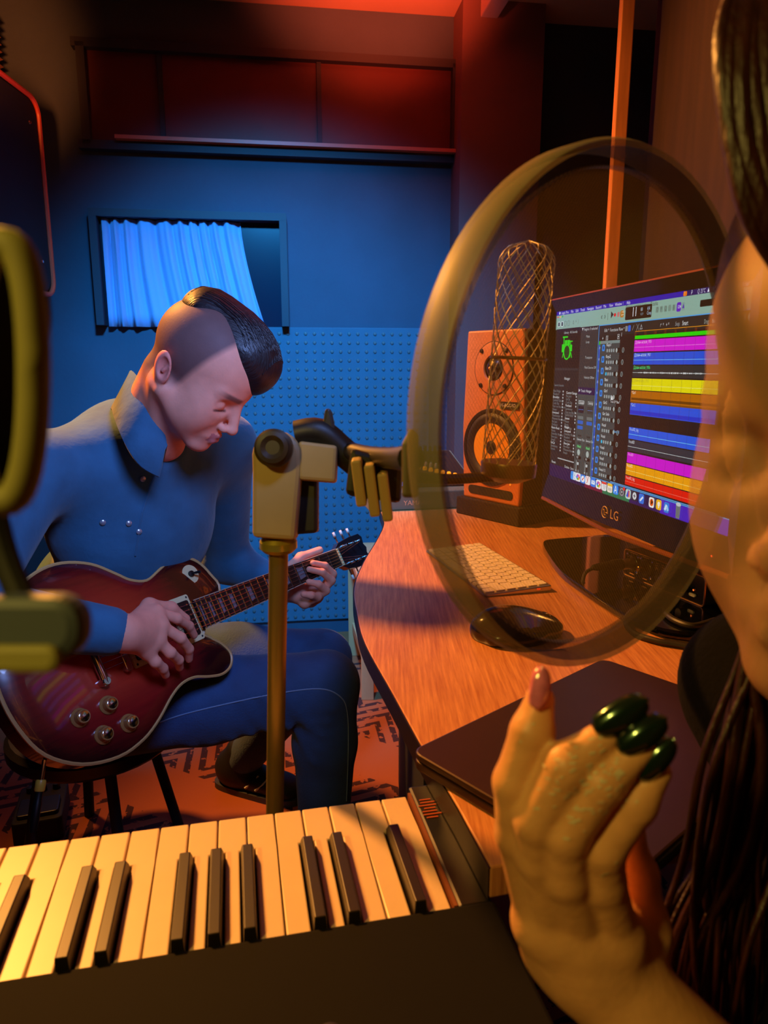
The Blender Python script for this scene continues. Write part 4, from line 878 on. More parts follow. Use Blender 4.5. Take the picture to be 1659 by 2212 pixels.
for ang, z in ((math.radians(52), .0003), (math.radians(-52), -.0003)):
    d = Vector((math.cos(ang), math.sin(ang), 0)); e = Vector((-d.y, d.x, 0)); t = -Rt + .001
    while t < Rt:
        L_ = math.sqrt(Rt * Rt - t * t); w_ = .00017; th.add([d * -L_ + e * (t - w_) + Vector((0, 0, z)), d * L_ + e * (t - w_) + Vector((0, 0, z)), d * L_ + e * (t + w_) + Vector((0, 0, z)), d * -L_ + e * (t + w_) + Vector((0, 0, z))], [(0, 1, 2, 3)]); t += .0019
o = th.build('mesh_fabric', mat('nylon_thread', (200, 185, 140), .5), pop); o['kind'] = 'stuff'
kk = .55 / FPX
b = MB()
for k, (px, py, h) in enumerate(((776, 1040, 100), (804, 1056, 112), (832, 1070, 104))): b.box(PD(px, py, .535), (.0080, .022, h * kk), Matrix.Rotation(-.12, 3, 'Y'))
b.build('clamp_rib', m_olive, pop, world=True, bevel=.002)
b = MB(); b.prism([(-62 * kk, -40 * kk), (58 * kk, -58 * kk), (62 * kk, 30 * kk), (-50 * kk, 62 * kk)], -.010, .010, VM(808, 1030, .55)); b.build('clamp_body', m_dark, pop, bevel=.004, world=True)
b = MB(); b.tube(catmull([PD(760, 975, D0 - .005), PD(800, 985, .57), PD(850, 990, .50), PD(888, 990, .40)], 5, False), .008, 12); b.build('gooseneck', m_dark, pop, smooth=True, world=True)
b = MB(); b.prism([(-14 * .00026, -75 * .00026), (22 * .00026, -75 * .00026), (22 * .00026, 62 * .00026), (4 * .00026, 75 * .00026), (-14 * .00026, 40 * .00026)], -.006, .006, VM(882, 1000, .395)); b.build('hoop_bracket', mat('olive_dark', (92, 82, 54), .5), pop, bevel=.002, world=True)

# microphone: slim wire-mesh basket behind the pop filter
m0 = PD(1098, 1012, .63); m1 = PD(1142, 520, .63)
mic = thing('microphone', 'silver wire-mesh microphone basket behind the pop filter, in front of the speaker', 'microphone', frame(m0, (m1 - m0).cross(Vector((0, 1, 0))).normalized(), (0, 1, 0)) if False else Matrix.Translation(m0) @ (m1 - m0).to_track_quat('Z', 'X').to_matrix().to_4x4())
Lm = (m1 - m0).length; rad = .0235
wr = MB()
def mr_(t): return rad if t < .9 else rad * math.sqrt(max(0, 1 - ((t - .9) / .1) ** 2)) + .0006
NWR = 16
for s_ in (1, -1):
    for k in range(NWR):
        P = []
        for j in range(41):
            t = .03 + .97 * j / 40; a = 2 * math.pi * k / NWR + s_ * t * 5.2; P.append((mr_(t) * math.cos(a), mr_(t) * math.sin(a), t * Lm))
        wr.tube(P, .00040, 4)
o = wr.build('wire_basket', mat('mic_wire', (170, 150, 115), .45, metal=.5), mic, smooth=True); o['kind'] = 'stuff'
b = MB(); b.lathe([(rad * .5, -.012), (rad + .001, -.006), (rad + .0015, .004), (rad + .001, .006)], (0, 0, 0), (0, 0, 1), 24); b.build('base_ring', mat('mic_bronze', (120, 92, 58), .35, metal=.8), mic, smooth=True)
b = MB(); b.tube(catmull([m0 + Vector((0, 0, -.008)), PD(1060, 1030, .63), PD(960, 1035, .625), PD(850, 1025, .615), PD(775, 1003, .63)], 6, False), .0048, 10); b.build('boom_rod', m_dark, mic, smooth=True, world=True)
for t in (.5,):
    b = MB(); b.tube([((rad + .0004) * math.cos(a), (rad + .0004) * math.sin(a), t * Lm) for a in np.linspace(0, 2 * math.pi, 33)[:-1]], .0012, 6, True); b.build('basket_band', mat('mic_bronze', (120, 92, 58)), mic, smooth=True)

# headphones hanging at the far left edge
HD = .16
hp = thing('headphones', 'headphones with pale olive oval ear cushion hanging on an arm at the left edge', 'headphones', PD(20, 800, HD))
m_cush = mat('olive_cushion', (150, 144, 78), .6)
def oval(cx, cy, a, bq, D, n=40): return [PD(cx + a * math.copysign(abs(math.cos(t)) ** .75, math.cos(t)), cy + bq * math.copysign(abs(math.sin(t)) ** .9, math.sin(t)), D) for t in np.linspace(0, 2 * math.pi, n + 1)[:-1]]
b = MB(); b.tube(oval(5, 805, 68, 278, HD), .0036, 12, True); b.build('ear_cushion', m_cush, hp, smooth=True, world=True)
b = MB(); ov = oval(5, 805, 64, 272, HD + .008); b.add(ov + [p + Vector((-.003, .012, 0)) for p in ov], [(k, (k + 1) % 40, 40 + (k + 1) % 40, 40 + k) for k in range(40)] + [tuple(range(40, 80))]); b.build('ear_cup', m_blackm, hp, smooth=True, world=True)
q_ = VM(70, 1352, HD)
b = MB(); b.prism(rrect(.026, .0155, .0070, 5), -.006, .004, q_); b.build('hinge_cup', mat('cup_grey', (74, 84, 96), .55), hp, bevel=.003, world=True)
b = MB(); b.prism(rrect(.020, .0065, .003, 4, -.001, -.0068), .003, .0065, q_); b.build('hinge_pad', m_cush, hp, bevel=.0015, world=True)
b = MB(); b.tube(catmull([PD(5, 560, HD + .02), PD(-20, 800, HD + .025), PD(-20, 1050, HD + .022), PD(10, 1200, HD + .018), PD(60, 1320, HD + .010)], 6, False), .0035, 10); b.build('headband', m_blackm, hp, smooth=True, world=True)
b = MB(); b.tube([PD(-20, 800, HD + .03), PD(-300, 780, HD + .04), PD(-1500, 760, HD + .05)], .004, 10); b.build('hanger_arm', m_blackm, hp, smooth=True, world=True)

# ================================================================== ELECTRIC GUITAR
GR = Matrix(((.5369, -.4096, .7376), (.8435, .2431, -.479), (.0169, .8793, .476))); gx = GR.col[0].copy(); gy = GR.col[1].copy()
MG = frame((-.4498, 1.1069, .6375), gx, gy); MGI = MG.inverted(); GN = MG.to_3x3() @ Vector((0, 0, 1))
def GP(px, py, z=0.0): return PPL(px, py, MG.translation + GN * z, GN)
gt = thing('electric_guitar', 'red sunburst single-cut electric guitar with cream pickup rings on the man\'s lap', 'guitar', MG)
def burst_mat():
    m = bpy.data.materials.new('red_burst_lacquer'); m.use_nodes = True; nt = m.node_tree; N = nt.nodes; L = nt.links; b = N['Principled BSDF']
    tc = N.new('ShaderNodeTexCoord'); mp = N.new('ShaderNodeMapping'); mp.inputs['Location'].default_value = (.02, .0, 0); mp.inputs['Scale'].default_value = (4.6, 5.6, 0)
    L.new(tc.outputs['Object'], mp.inputs[0]); vl = N.new('ShaderNodeVectorMath'); vl.operation = 'LENGTH'; L.new(mp.outputs[0], vl.inputs[0])
    nz = N.new('ShaderNodeTexNoise'); nz.inputs['Scale'].default_value = 14; m2 = N.new('ShaderNodeMapping'); m2.inputs['Scale'].default_value = (1, 9, 1); L.new(tc.outputs['Object'], m2.inputs[0]); L.new(m2.outputs[0], nz.inputs['Vector'])
    ad = N.new('ShaderNodeMath'); ad.operation = 'MULTIPLY_ADD'; L.new(nz.outputs['Fac'], ad.inputs[0]); ad.inputs[1].default_value = .18; L.new(vl.outputs['Value'], ad.inputs[2])
    cr = N.new('ShaderNodeValToRGB'); e = cr.color_ramp.elements; e[0].position = .25; e[0].color = (*s2l((205, 58, 34)), 1); e[1].position = 1.0; e[1].color = (*s2l((52, 12, 16)), 1); e2 = cr.color_ramp.elements.new(.65); e2.color = (*s2l((150, 30, 26)), 1)
    L.new(ad.outputs[0], cr.inputs[0]); L.new(cr.outputs[0], b.inputs['Base Color']); b.inputs['Roughness'].default_value = .22; b.inputs['Coat Weight'].default_value = .8; b.inputs['Coat Roughness'].default_value = .05; return m
go = [(.262, .028), (.257, .066), (.24, .097), (.213, .113), (.18, .114), (.15, .104), (.116, .093), (.085, .103), (.062, .122), (.025, .150), (-.024, .165), (-.07, .161), (-.115, .139), (-.153, .101), (-.18, .05), (-.189, .0), (-.183, -.055), (-.163, -.105), (-.118, -.143), (-.06, -.160), (-.01, -.155), (.03, -.138), (.07, -.113), (.1, -.101), (.13, -.101), (.16, -.112), (.19, -.119), (.215, -.112), (.226, -.092), (.215, -.068), (.196, -.048), (.19, -.03)]
GO = [(p.x, p.y) for p in catmull([(x, y, 0) for x, y in go], 4)]
b = MB(); n = len(GO); cx, cy = 0.0, 0.0
V = [(x, y, -.050) for x, y in GO] + [(x, y, -.006) for x, y in GO] + [(cx + (x - cx) * .985, cy + (y - cy) * .985, -.004) for x, y in GO] + [(cx + (x - cx) * .80, cy + (y - cy) * .80, .0) for x, y in GO]
b.add(V, [tuple(range(n))[::-1]] + [(i * n + k, i * n + (k + 1) % n, (i + 1) * n + (k + 1) % n, (i + 1) * n + k) for i in range(3) for k in range(n)] + [tuple(3 * n + k for k in range(n))]); b.build('body', burst_mat(), gt, smooth=True, ang=40)
b = MB(); b.tube([(x, y, -.006) for x, y in GO], .0032, 6, True); b.build('binding', mat('aged_binding', (205, 160, 96), .4), gt, smooth=True)
m_crm = mat('cream_plastic', (222, 205, 150), .4); m_fb = mat('rosewood', (38, 22, 18), .45, var=.2, vscale=20)
def pickup(x):
    MB().prism(rrect(.046, .089, .004, 3, x, 0), 0, .0055).build('pickup_ring', m_crm, gt, bevel=.0008)
    MB().prism(rrect(.033, .068, .004, 3, x, 0), .0055, .009).build('pickup', mat('pickup_cover', (46, 40, 44), .25, metal=.6), gt, bevel=.001)
    for k in range(6): MB().lathe([(.0024, 0), (.002, .001), (0, .0012)], (x + .009, -.025 + .01 * k, .009), (0, 0, 1), 8).build('pole_screw', m_chrome, gt)
    for dx, dy in ((-.018, -.039), (.018, -.039), (.018, .039), (-.018, .039)): MB().lathe([(.0022, 0), (0, .001)], (x + dx, dy, .0055), (0, 0, 1), 8).build('ring_screw', m_black, gt)
pickup(.155); pickup(.045)
b = MB(); b.prism(rrect(.012, .088, .005, 3, .005, 0), .008, .016); b.lathe([(.005, 0), (.005, .010)], (.005, -.037, 0), (0, 0, 1), 12); b.lathe([(.005, 0), (.005, .010)], (.005, .037, 0), (0, 0, 1), 12); b.build('bridge', m_chrome, gt, bevel=.001)
for k in range(6): MB().box((.005, -.026 + .0104 * k, .017), (.006, .004, .003)).build('saddle', m_chrome, gt)
b = MB(); b.tube([(-.041, -.047, .011), (-.043, -.02, .013), (-.043, .02, .013), (-.041, .047, .011)], .006, 10, flat=1.2); b.lathe([(.008, 0), (.008, .014), (.006, .017)], (-.041, -.043, 0), (0, 0, 1), 14); b.lathe([(.008, 0), (.008, .014), (.006, .017)], (-.041, .043, 0), (0, 0, 1), 14); b.build('tailpiece', m_chrome, gt, smooth=True)
m_gold = mat('amber_knob', (170, 118, 64), .2, coat=.5)
for x, y in ((-.097, -.078), (-.047, -.079), (-.026, -.120), (-.073, -.118)):
    kb_ = MB().lathe([(.0150, 0), (.0150, .003), (.0118, .006), (.0108, .015), (.0098, .016), (0, .0155)], (x, y, -.001), (0, 0, 1), 24).build('knob', m_gold, gt, smooth=True)
    MB().lathe([(.0085, .0163), (.0075, .0168), (0, .0170)], (x, y, -.001), (0, 0, 1), 20).build('knob_cap', m_chrome, kb_, smooth=True)
MB().lathe([(.0185, 0), (.0185, .001), (.008, .0012)], (.209, .078, -.0015), (0, 0, 1), 32).build('switch_ring', m_crm, gt, smooth=True)
b = MB(); b.lathe([(.006, 0), (.006, .004), (.003, .005)], (.209, .078, 0), (0, 0, 1), 16); b.cyl((.209, .078, .004), (.216, .074, .020), .0018, .0030, 10); b.build('toggle_switch', m_black, gt, smooth=True)
# neck
def hw(s): return .0285 + (s - .184) / (.628 - .184) * (.0215 - .0285)
b = MB(); prof = [(math.sin(a), math.cos(a)) for a in np.linspace(-math.pi / 2, math.pi / 2, 9)]
V = []
for s in (.17, .30, .45, .628): V += [(s, hw(s) * p, .002 - .020 * q) for p, q in prof]
b.add(V, [(i * 9 + k, i * 9 + k + 1, (i + 1) * 9 + k + 1, (i + 1) * 9 + k) for i in range(3) for k in range(8)]); b.build('neck', mat('mahogany', (110, 36, 26), .35, coat=.4), gt, smooth=True)
MB().add([(.184, hw(.184), .002), (.184, -hw(.184), .002), (.628, -hw(.628), .002), (.628, hw(.628), .002), (.184, hw(.184), .008), (.184, -hw(.184), .008), (.628, -hw(.628), .008), (.628, hw(.628), .008)], [(0, 1, 2, 3), (7, 6, 5, 4), (0, 4, 5, 1), (1, 5, 6, 2), (2, 6, 7, 3), (3, 7, 4, 0)]).build('fretboard', m_fb, gt)
for sg in (-1, 1): MB().tube([(.184, sg * hw(.184), .0078), (.628, sg * hw(.628), .0078)], .0009, 5).build('neck_binding', mat('neck_binding_cream', (190, 165, 140), .4), gt)
fp = [.628 * 2 ** (-k / 12) for k in range(0, 23)]
for k in range(1, 23): MB().box((fp[k], 0, .0085), (.0022, 2 * hw(fp[k]), .0014)).build('fret', m_chrome, gt)
for k in (3, 5, 7, 9, 12, 15, 17, 19, 21):
    xa_ = fp[k] + .004; xb_ = fp[k - 1] - .004; h1 = .60 * hw(xa_)
    MB().prism([(xa_, -h1), (xb_, -h1 * .8), (xb_, h1 * .8), (xa_, h1)], .0079, .0083).build('inlay', mat('pearl', (120, 112, 118), .3), gt)
MB().box((.630, 0, .009), (.005, .043, .006)).build('nut', m_crm, gt)
RH = Matrix.Translation((.632, 0, .003)) @ Matrix.Rotation(math.radians(14), 4, 'Y')
hd = [(0, -.0215), (.03, -.034), (.10, -.040), (.165, -.041), (.180, -.030), (.172, -.012), (.182, 0), (.172, .012), (.180, .030), (.165, .041), (.10, .040), (.03, .034), (0, .0215)]
MB().prism(hd, -.014, 0, RH).build('headstock', mat('black_headstock', (34, 22, 26), .2, coat=.6), gt, bevel=.001)
for k in range(3):
    for sg in (-1, 1):
        u = .045 + .042 * k
        b = MB(); b.lathe([(.0045, 0), (.0045, .003), (.003, .004), (.003, .014), (.0035, .016)], RH @ Vector((u, sg * .022, 0)), RH.to_3x3() @ Vector((0, 0, 1)), 12)
        b.cyl(RH @ Vector((u, sg * .036, -.008)), RH @ Vector((u, sg * .050, -.008)), .002, n=8); b.build('tuner_post', m_chrome, gt, smooth=True)
        b = MB(); b.prism(rrect(.015, .013, .005, 4), -.003, .003, RH @ Matrix.Translation((u, sg * .057, -.008)) @ Matrix.Rotation(.5, 4, 'Y')); b.build('tuner_key', mat('pearl_key', (215, 190, 175), .3), gt, bevel=.001)
for k in range(6):
    y0 = -.026 + .0104 * k; y1 = -.0175 + .007 * k; sg = -1 if k < 3 else 1; tu = .045 + .042 * ((2 - k) if k >= 3 and False else (k if k < 3 else 5 - k))
    MB().tube([(-.041, y0, .018), (.005, y0, .0195), (.630, y1, .0125), tuple(RH @ Vector((tu, sg * .019, .010)))], .00035 + .00008 * k, 5).build('string', mat('steel_string', (200, 195, 190), .25, metal=1), gt)
MB().lathe([(.006, 0), (.006, .005), (.003, .007), (.006, .012), (.005, .014)], (-.189, 0, -.025), (-1, 0, 0), 12).build('strap_button', m_chrome, gt, smooth=True)
# guitar lead
j0 = MG @ Vector((-.158, -.112, -.022)); jd = (PD(96, 1702, 1.0) - PD(106, 1640, 1.02)).normalized()
gc = thing('guitar_lead', 'black guitar lead with a chrome jack plug and yellow collar hanging from the guitar', 'cable', j0)
b = MB(); b.cyl((0, 0, 0), jd * .03, .0032, n=10); b.build('jack_tip', m_chrome, gc, smooth=True)
b = MB(); b.lathe([(.0065, .028), (.0075, .030), (.0075, .042), (.0065, .044)], (0, 0, 0), jd, 14); b.build('collar', mat('yellow_collar', (215, 170, 60), .35), gc, smooth=True)
b = MB(); b.lathe([(.0055, .044), (.0055, .058), (.0062, .060), (.0062, .085), (.004, .10)], (0, 0, 0), jd, 14); b.build('plug_body', m_black, gc, smooth=True)
e0 = j0 + jd * .098
b = MB(); b.tube(catmull([e0, e0 + Vector((-.005, .005, -.08)), Vector((e0.x - .02, e0.y + .05, .15)), Vector((e0.x - .06, e0.y + .09, .02)), Vector((e0.x - .16, e0.y + .10, .004)), Vector((e0.x - .35, e0.y + .04, .004)), Vector((e0.x - .6, e0.y + .0, .004))], 8, False), .0032, 8); b.build('lead', m_blackm, gc, smooth=True, world=True)

# ================================================================== PEOPLE helpers
def head_prims(M, sc=1.0, fem=False):
    R = np.array(M.to_3x3()); f = lambda x, y, z: tuple(M @ Vector((x * sc, y * sc, z * sc)))
    S = lambda *r: tuple(q * sc for q in r)
    P = [ell(f(-.012, 0, .035), S(.098, .076, .090), R, .0), ell(f(.030, 0, .030), S(.072, .062, .070), R, .03 * sc), ell(f(.034, 0, -.045), S(.058, .056, .074), R, .03 * sc)]
    for y in (-1, 1):
        P += [cap(f(-.012, y * .056, -.06), f(.068, y * .013, -.112), .017 * sc, .014 * sc, .028 * sc), ell(f(.052, y * .036, -.046), S(.026, .022, .034), R, .04 * sc), cap(f(.086, y * .010, .010), f(.070, y * .045, .008), .011 * sc, .009 * sc, .014 * sc)]
    P += [ell(f(.078, 0, -.112), S(.018, .020, .016), R, .016 * sc), ell(f(.082, 0, -.082), S(.016, .026, .022), R, .016 * sc)]
    for y in (-1, 1): P += [ell(f(.095, y * .037, -.018), S(.016, .021, .013), R, -.012 * sc)]
    for y in (-1, 1): P += [ell(f(.0725, y * .034, -.019), S(.0140, .0165, .0130), R, .003 * sc), cap(f(.084, y * .022, -.0255), f(.076, y * .049, -.0245), .0030 * sc, .0026 * sc, .003 * sc)]
    P += [cap(f(.088, 0, .004), f(.113, 0, -.048), .0095 * sc, .0095 * sc, .010 * sc), ell(f(.113, 0, -.052), S(.0105, .0115, .0095), R, .006 * sc)]
    for y in (-1, 1): P += [ell(f(.101, y * .0125, -.056), S(.010, .0075, .0075), R, .005 * sc)]
    P += [cap(f(.099, -.004, -.078), f(.086, -.023, -.084), .0055 * sc, .003 * sc, .006 * sc), cap(f(.099, .004, -.078), f(.086, .023, -.084), .0055 * sc, .003 * sc, .006 * sc), cap(f(.097, -.008, -.0895), f(.097, .008, -.0895), .0066 * sc, .0066 * sc, .006 * sc), cap(f(.105, -.016, -.0838), f(.105, .016, -.0838), .0018 * sc, .0018 * sc, -.004 * sc)]
    for y in (-1, 1):
        c = Vector((-.030, y * .076, -.022))
        ex = Vector((.93, y * .30, .18)).normalized(); ez = Vector((-.15, y * .25, .95)); ez = (ez - ex * ex.dot(ez)).normalized(); ey = ez.cross(ex)
        RE = R @ np.array(Matrix((ex, ey, ez)).transposed())
        P += [ell(f(*c), S(.020, .0075, .032), RE, .006 * sc), ell(f(c.x + .004, c.y + y * .007, c.z + .002), S(.0125, .007, .020), RE, -.004 * sc)]
        P += [cap(f(c.x + .004, c.y + y * .002, c.z - .004), f(c.x + .010, c.y + y * .003, c.z + .010), .0035 * sc, .003 * sc, .004 * sc)]
    return P
def lerp(a, b, t): return Vector(a) * (1 - t) + Vector(b) * t

# ------------------------------------------------------------------ the guitarist
man = thing('person', 'seated guitarist in dark denim shirt and blue jeans, head bowed over the guitar', 'person', (-.50, 1.40, 0))
HP = math.radians(40); he = Vector((.968, -.20, 0)).normalized(); hx = he * math.cos(HP) + Vector((0, 0, -1)) * math.sin(HP); hyv = Vector((-he.y, he.x, 0))
HM = frame(PD(436, 796, 1.20), hx, hyv); HSC = .90
NB = PD(318, 925, 1.285)            # neck base
hp_ = head_prims(HM, HSC)
hp_ += [cap(HM @ Vector((-.038, 0, -.045)), NB, .046, .054, .02), cap(HM @ Vector((.012, 0, -.085)), NB + Vector((.035, -.02, -.02)), .026, .038, .022), cap(HM @ Vector((-.03, -.040, -.055)), NB + Vector((.03, -.05, -.03)), .012, .013, .02)]
head = sdf_mesh(hp_, .0021)
SR = Vector((-.585, 1.165, .925)); SL = Vector((-.335, 1.475, .935)); ER = PD(-95, 1318, .985); WR = GP(268, 1368, .070); EL = Vector((-.385, 1.66, .64)); WL_ = GP(618, 1272, -.075)
PEL = Vector((-.63, 1.44, .46)); CH = Vector((-.485, 1.345, .83)); HR = Vector((-.585, 1.27, .435)); KR = Vector((-.122, 1.37, .450)); AR = Vector((-.132, 1.375, .075)); HL = Vector((-.53, 1.52, .435)); KL_ = Vector((-.145, 1.56, .425)); AL = Vector((-.37, 1.70, .085))
lat = (SL - SR).normalized(); fwd = lat.cross(Vector((0, 0, 1))).normalized()
RT = np.stack([np.array(lat), np.array(-fwd), np.array([0, 0, 1.])], 1)
def body_prims(g=0.0):
    P = [cap(SR, SL, .062 + g, .062 + g, .05), ell(CH, (.165 + g, .115 + g, .19 + g), RT, .06), ell(lerp(CH, PEL, .6), (.155 + g, .12 + g, .17), RT, .06), ell(PEL, (.17 + g, .13 + g, .12 + g), RT, .06), cap(CH + Vector((0, 0, .12)), NB, .08 + g, .058 + g, .04)]
    return P
def arm_prims(g=0.0):
    return chain([SR, ER, WR], [.058 + g, .046 + g, .027 + g], .03) + chain([SL, EL, WL_], [.056 + g, .046 + g, .027 + g], .03)
def leg_prims(g=0.0):
    P = [ell(PEL, (.17 + g, .13 + g, .11 + g), RT, .05)]
    P += chain([HR, lerp(HR, KR, .5), KR], [.086 + g, .078 + g, .062 + g], .03) + chain([KR, lerp(KR, AR, .35), AR], [.062 + g, .060 + g, .046 + g], .02)
    P += chain([HL, lerp(HL, KL_, .5), KL_], [.084 + g, .076 + g, .060 + g], .03) + chain([KL_, lerp(KL_, AL, .35), AL], [.060 + g, .056 + g, .042 + g], .02)
    return P
coarse = sdf_mesh(body_prims(-.012) + arm_prims(-.010) + leg_prims(-.014), .012)
# hands
def hand(wr, mcps, fingers, thumb, wr_r=.024, fr=.0082, h=.0021, fore=None):
    P = []
    if fore: P += [cap(fore[0], wr, fore[1], wr_r, .015)]
    for m in mcps: P += [cap(wr, m, wr_r * .72, fr * 1.35, .018)]
    for i in range(len(mcps) - 1): P += [cap(mcps[i], mcps[i + 1], fr * 1.25, fr * 1.25, .010)]
    for m, f in zip(mcps, fingers): P += chain([m] + f, [fr * 1.18] + [fr * (1.06 - .14 * i) for i in range(len(f))], .004)
    P += chain([lerp(wr, thumb[0], .35)] + thumb, [fr * 1.7] + [fr * (1.35 - .14 * i) for i in range(len(thumb))], .010)
    return sdf_mesh(P, h)
mR = [GP(338, 1322, .060), GP(347, 1352, .064), GP(340, 1383, .062), GP(318, 1408, .054)]
fR = [[GP(382, 1336, .060), GP(408, 1352, .044), GP(419, 1372, .028)], [GP(390, 1378, .064), GP(408, 1402, .046), GP(408, 1424, .026)], [GP(368, 1410, .062), GP(386, 1426, .046), GP(388, 1442, .026)], [GP(336, 1430, .054), GP(352, 1444, .042), GP(358, 1458, .028)]]
hR = hand(WR, mR, fR, [GP(322, 1308, .044), GP(368, 1314, .036), GP(400, 1338, .026)], .027, .0088, .0021, (lerp(WR, ER, .35), .034))
mLh = [GP(694, 1276, -.022), GP(684, 1290, -.022), GP(672, 1298, -.020), GP(658, 1302, -.014)]
fL = [[GP(719, 1240, .016), GP(702, 1222, .022), GP(676, 1216, .016)], [GP(716, 1254, .020), GP(696, 1236, .025), GP(668, 1230, .016)], [GP(704, 1276, .016), GP(688, 1262, .023), GP(667, 1257, .016)], [GP(686, 1290, .014), GP(672, 1286, .021), GP(656, 1284, .016)]]
hL = hand(WL_, mLh, fL, [GP(618, 1232, -.030), GP(650, 1204, -.022), GP(690, 1189, -.006)], .025, .0088, .0021, (lerp(WL_, EL, .35), .032))
HMI = np.array(HM.inverted())
SKIN = np.array(s2l((240, 158, 128))); BUZZ = np.array(s2l((64, 54, 60))); LIP = np.array(s2l((190, 112, 104))); EAR = np.array(s2l((232, 140, 120))); BROW = np.array(s2l((88, 62, 58)))
def man_col(V):
    L = (V @ HMI[:3, :3].T + HMI[:3, 3]) / HSC; x, y, z = L.T; C = np.repeat(SKIN[None], len(V), 0)
    near = (np.abs(L) < .22).all(1); sm = lambda e0, e1, v: np.clip((v - e0) / (e1 - e0), 0, 1)
    ear = near & (np.abs(y) > .0735) & (np.hypot((x + .032) / .026, (z + .022) / .036) < 1)
    wbz = sm(.006, -.006, x - (.004 + .33 * (z + .031))) * np.where(x > -.055, sm(-.050, -.026, z + .7 * (x + .02) * (x < -.02)), sm(-.085, -.045, z - .25 * (x + .055))) * near * (~ear)
    C = C + (BUZZ - C) * (wbz * .85)[:, None]
    lip = near & (x > .084) & (np.abs(z + .0838) < .0095) & (np.abs(y) < .022); C[lip] = LIP; C[ear] = EAR
    br = near * (x > .055) * sm(.0068, .003, np.abs(z - .006 - .08 * (np.abs(y) - .03))) * sm(.009, .016, np.abs(y)) * sm(.060, .044, np.abs(y)); C = C + (BROW - C) * (br * .8)[:, None]
    lash = near * (x > .06) * sm(.0032, .001, np.abs(z + .0262 + .10 * (np.abs(y) - .032))) * sm(.017, .021, np.abs(y)) * sm(.054, .049, np.abs(y)); C = C + (BROW * .6 - C) * (lash * .9)[:, None]
    return C
m_skin = mat('skin', (222, 160, 138), .6, spec=.3, attr='col', sss=.12, var=.05, vscale=60, bump=.05, bscale=300)
sdf_obj('body', join_sdf([coarse, head, hR, hL]), m_skin, man, man_col)
# hair: long swept top
def HV(x, y, z): return HM @ Vector((x * HSC, y * HSC, z * HSC))
Hr3 = np.array(HM.to_3x3())
hr = [ell(HV(.012, .010, .078), (.080, .055, .054), Hr3, .0), ell(HV(.062, .012, .070), (.046, .046, .042), Hr3, .03), ell(HV(-.055, .006, .085), (.040, .048, .038), Hr3, .03), ell(HV(.094, .018, .058), (.019, .034, .034), Hr3, .02)]
hairVQ = sdf_mesh(hr, .0035)
m_hair = mat('dark_brown_hair', (30, 22, 24), .38, var=.3, vscale=30, stretch=(1, 14, 1), bump=.5, bscale=60)
ho = sdf_obj('hair', hairVQ, m_hair, man, smooth_it=2)
Hb = bvh(hairVQ); st = MB()
for k in range(46):
    yy = -.046 + .092 * k / 45 + random.uniform(-.002, .002); P = []
    for j in range(9):
        xx = -.085 + .19 * j / 8; o_ = HV(xx, yy + .012 * math.sin(j * .5), .25); lo_, n_, i_, d_ = Hb.ray_cast(o_, HM.to_3x3() @ Vector((0, 0, -1)))
        if lo_ is not None and (lo_ - o_).length < .22: P.append(lo_ + n_ * .0004)
    if len(P) > 3: st.tube(P, [.0016 * (1 - .5 * abs(2 * i / (len(P) - 1) - 1)) for i in range(len(P))], 5)
o = st.build('hair_strand', m_hair, man, smooth=True, world=True); o['kind'] = 'stuff'
# shirt
m_shirt = mat('dark_denim_shirt', (46, 100, 132), .85, var=.15, vscale=18, bump=.5, bscale=35, sheen=.2)
def arm_sleeve(g):
    wR2 = lerp(WR, ER, .10); wL2 = lerp(WL_, EL, .22)
    return chain([SR, ER, wR2], [.062 + g, .052 + g, .037 + g], .03) + chain([SL, EL, wL2], [.060 + g, .052 + g, .036 + g], .03)
wrk = []
for k in range(9):      # cloth folds on shoulder and arm
    t = .1 + .09 * k; p = lerp(SR, ER, t); wrk.append(cap(p + Vector((-.05, -.03, .050 - .012 * (k % 3))), p + Vector((.03, -.050 - .004 * (k % 2), .02)), .006, .003, .030))
shirtVQ = sdf_mesh(body_prims(.006)[:3] + [ell(PEL + Vector((0, 0, .03)), (.18, .14, .11), RT, .05), cap(CH + Vector((0, 0, .12)), NB + Vector((-.01, .01, -.035)), .085, .064, .04)] + arm_sleeve(.002) + wrk + [cap(NB + Vector((.06, -.035, -.01)), HM @ Vector((-.03, 0, -.08)), .052, .052, -.006)], .0075)
sdf_obj('shirt', shirtVQ, m_shirt, man, smooth_it=2)
SB = bvh(shirtVQ)
# collar
col = MB(); cpx = [(262, 838), (276, 800), (300, 812), (322, 850), (338, 900), (352, 944), (362, 976)]
lo_ = []; hi_ = []
ca = [(256, 862, 1.33), (258, 850, 1.26), (272, 884, 1.20), (292, 930, 1.175), (318, 972, 1.175), (350, 1000, 1.185)]
cb = [(276, 812, 1.33), (284, 800, 1.26), (308, 832, 1.215), (330, 872, 1.20), (348, 920, 1.20), (362, 962, 1.205)]
A_ = catmull([PD(*q) for q in ca], 4, False); B_ = catmull([PD(*q) for q in cb], 4, False); n = len(A_)
C_ = [a + (a - b) * .35 + Vector((0, -.012, -.012)) for a, b in zip(A_, B_)]
V = A_ + B_ + C_; col.add(V, [(k, k + 1, n + k + 1, n + k) for k in range(n - 1)] + [(n + k, n + k + 1, 2 * n + k + 1, 2 * n + k) for k in range(n - 1)])
co = col.build('collar', m_shirt, man, smooth=True, ang=80, world=True); co.modifiers.new('solid', 'SOLIDIFY').thickness = .004
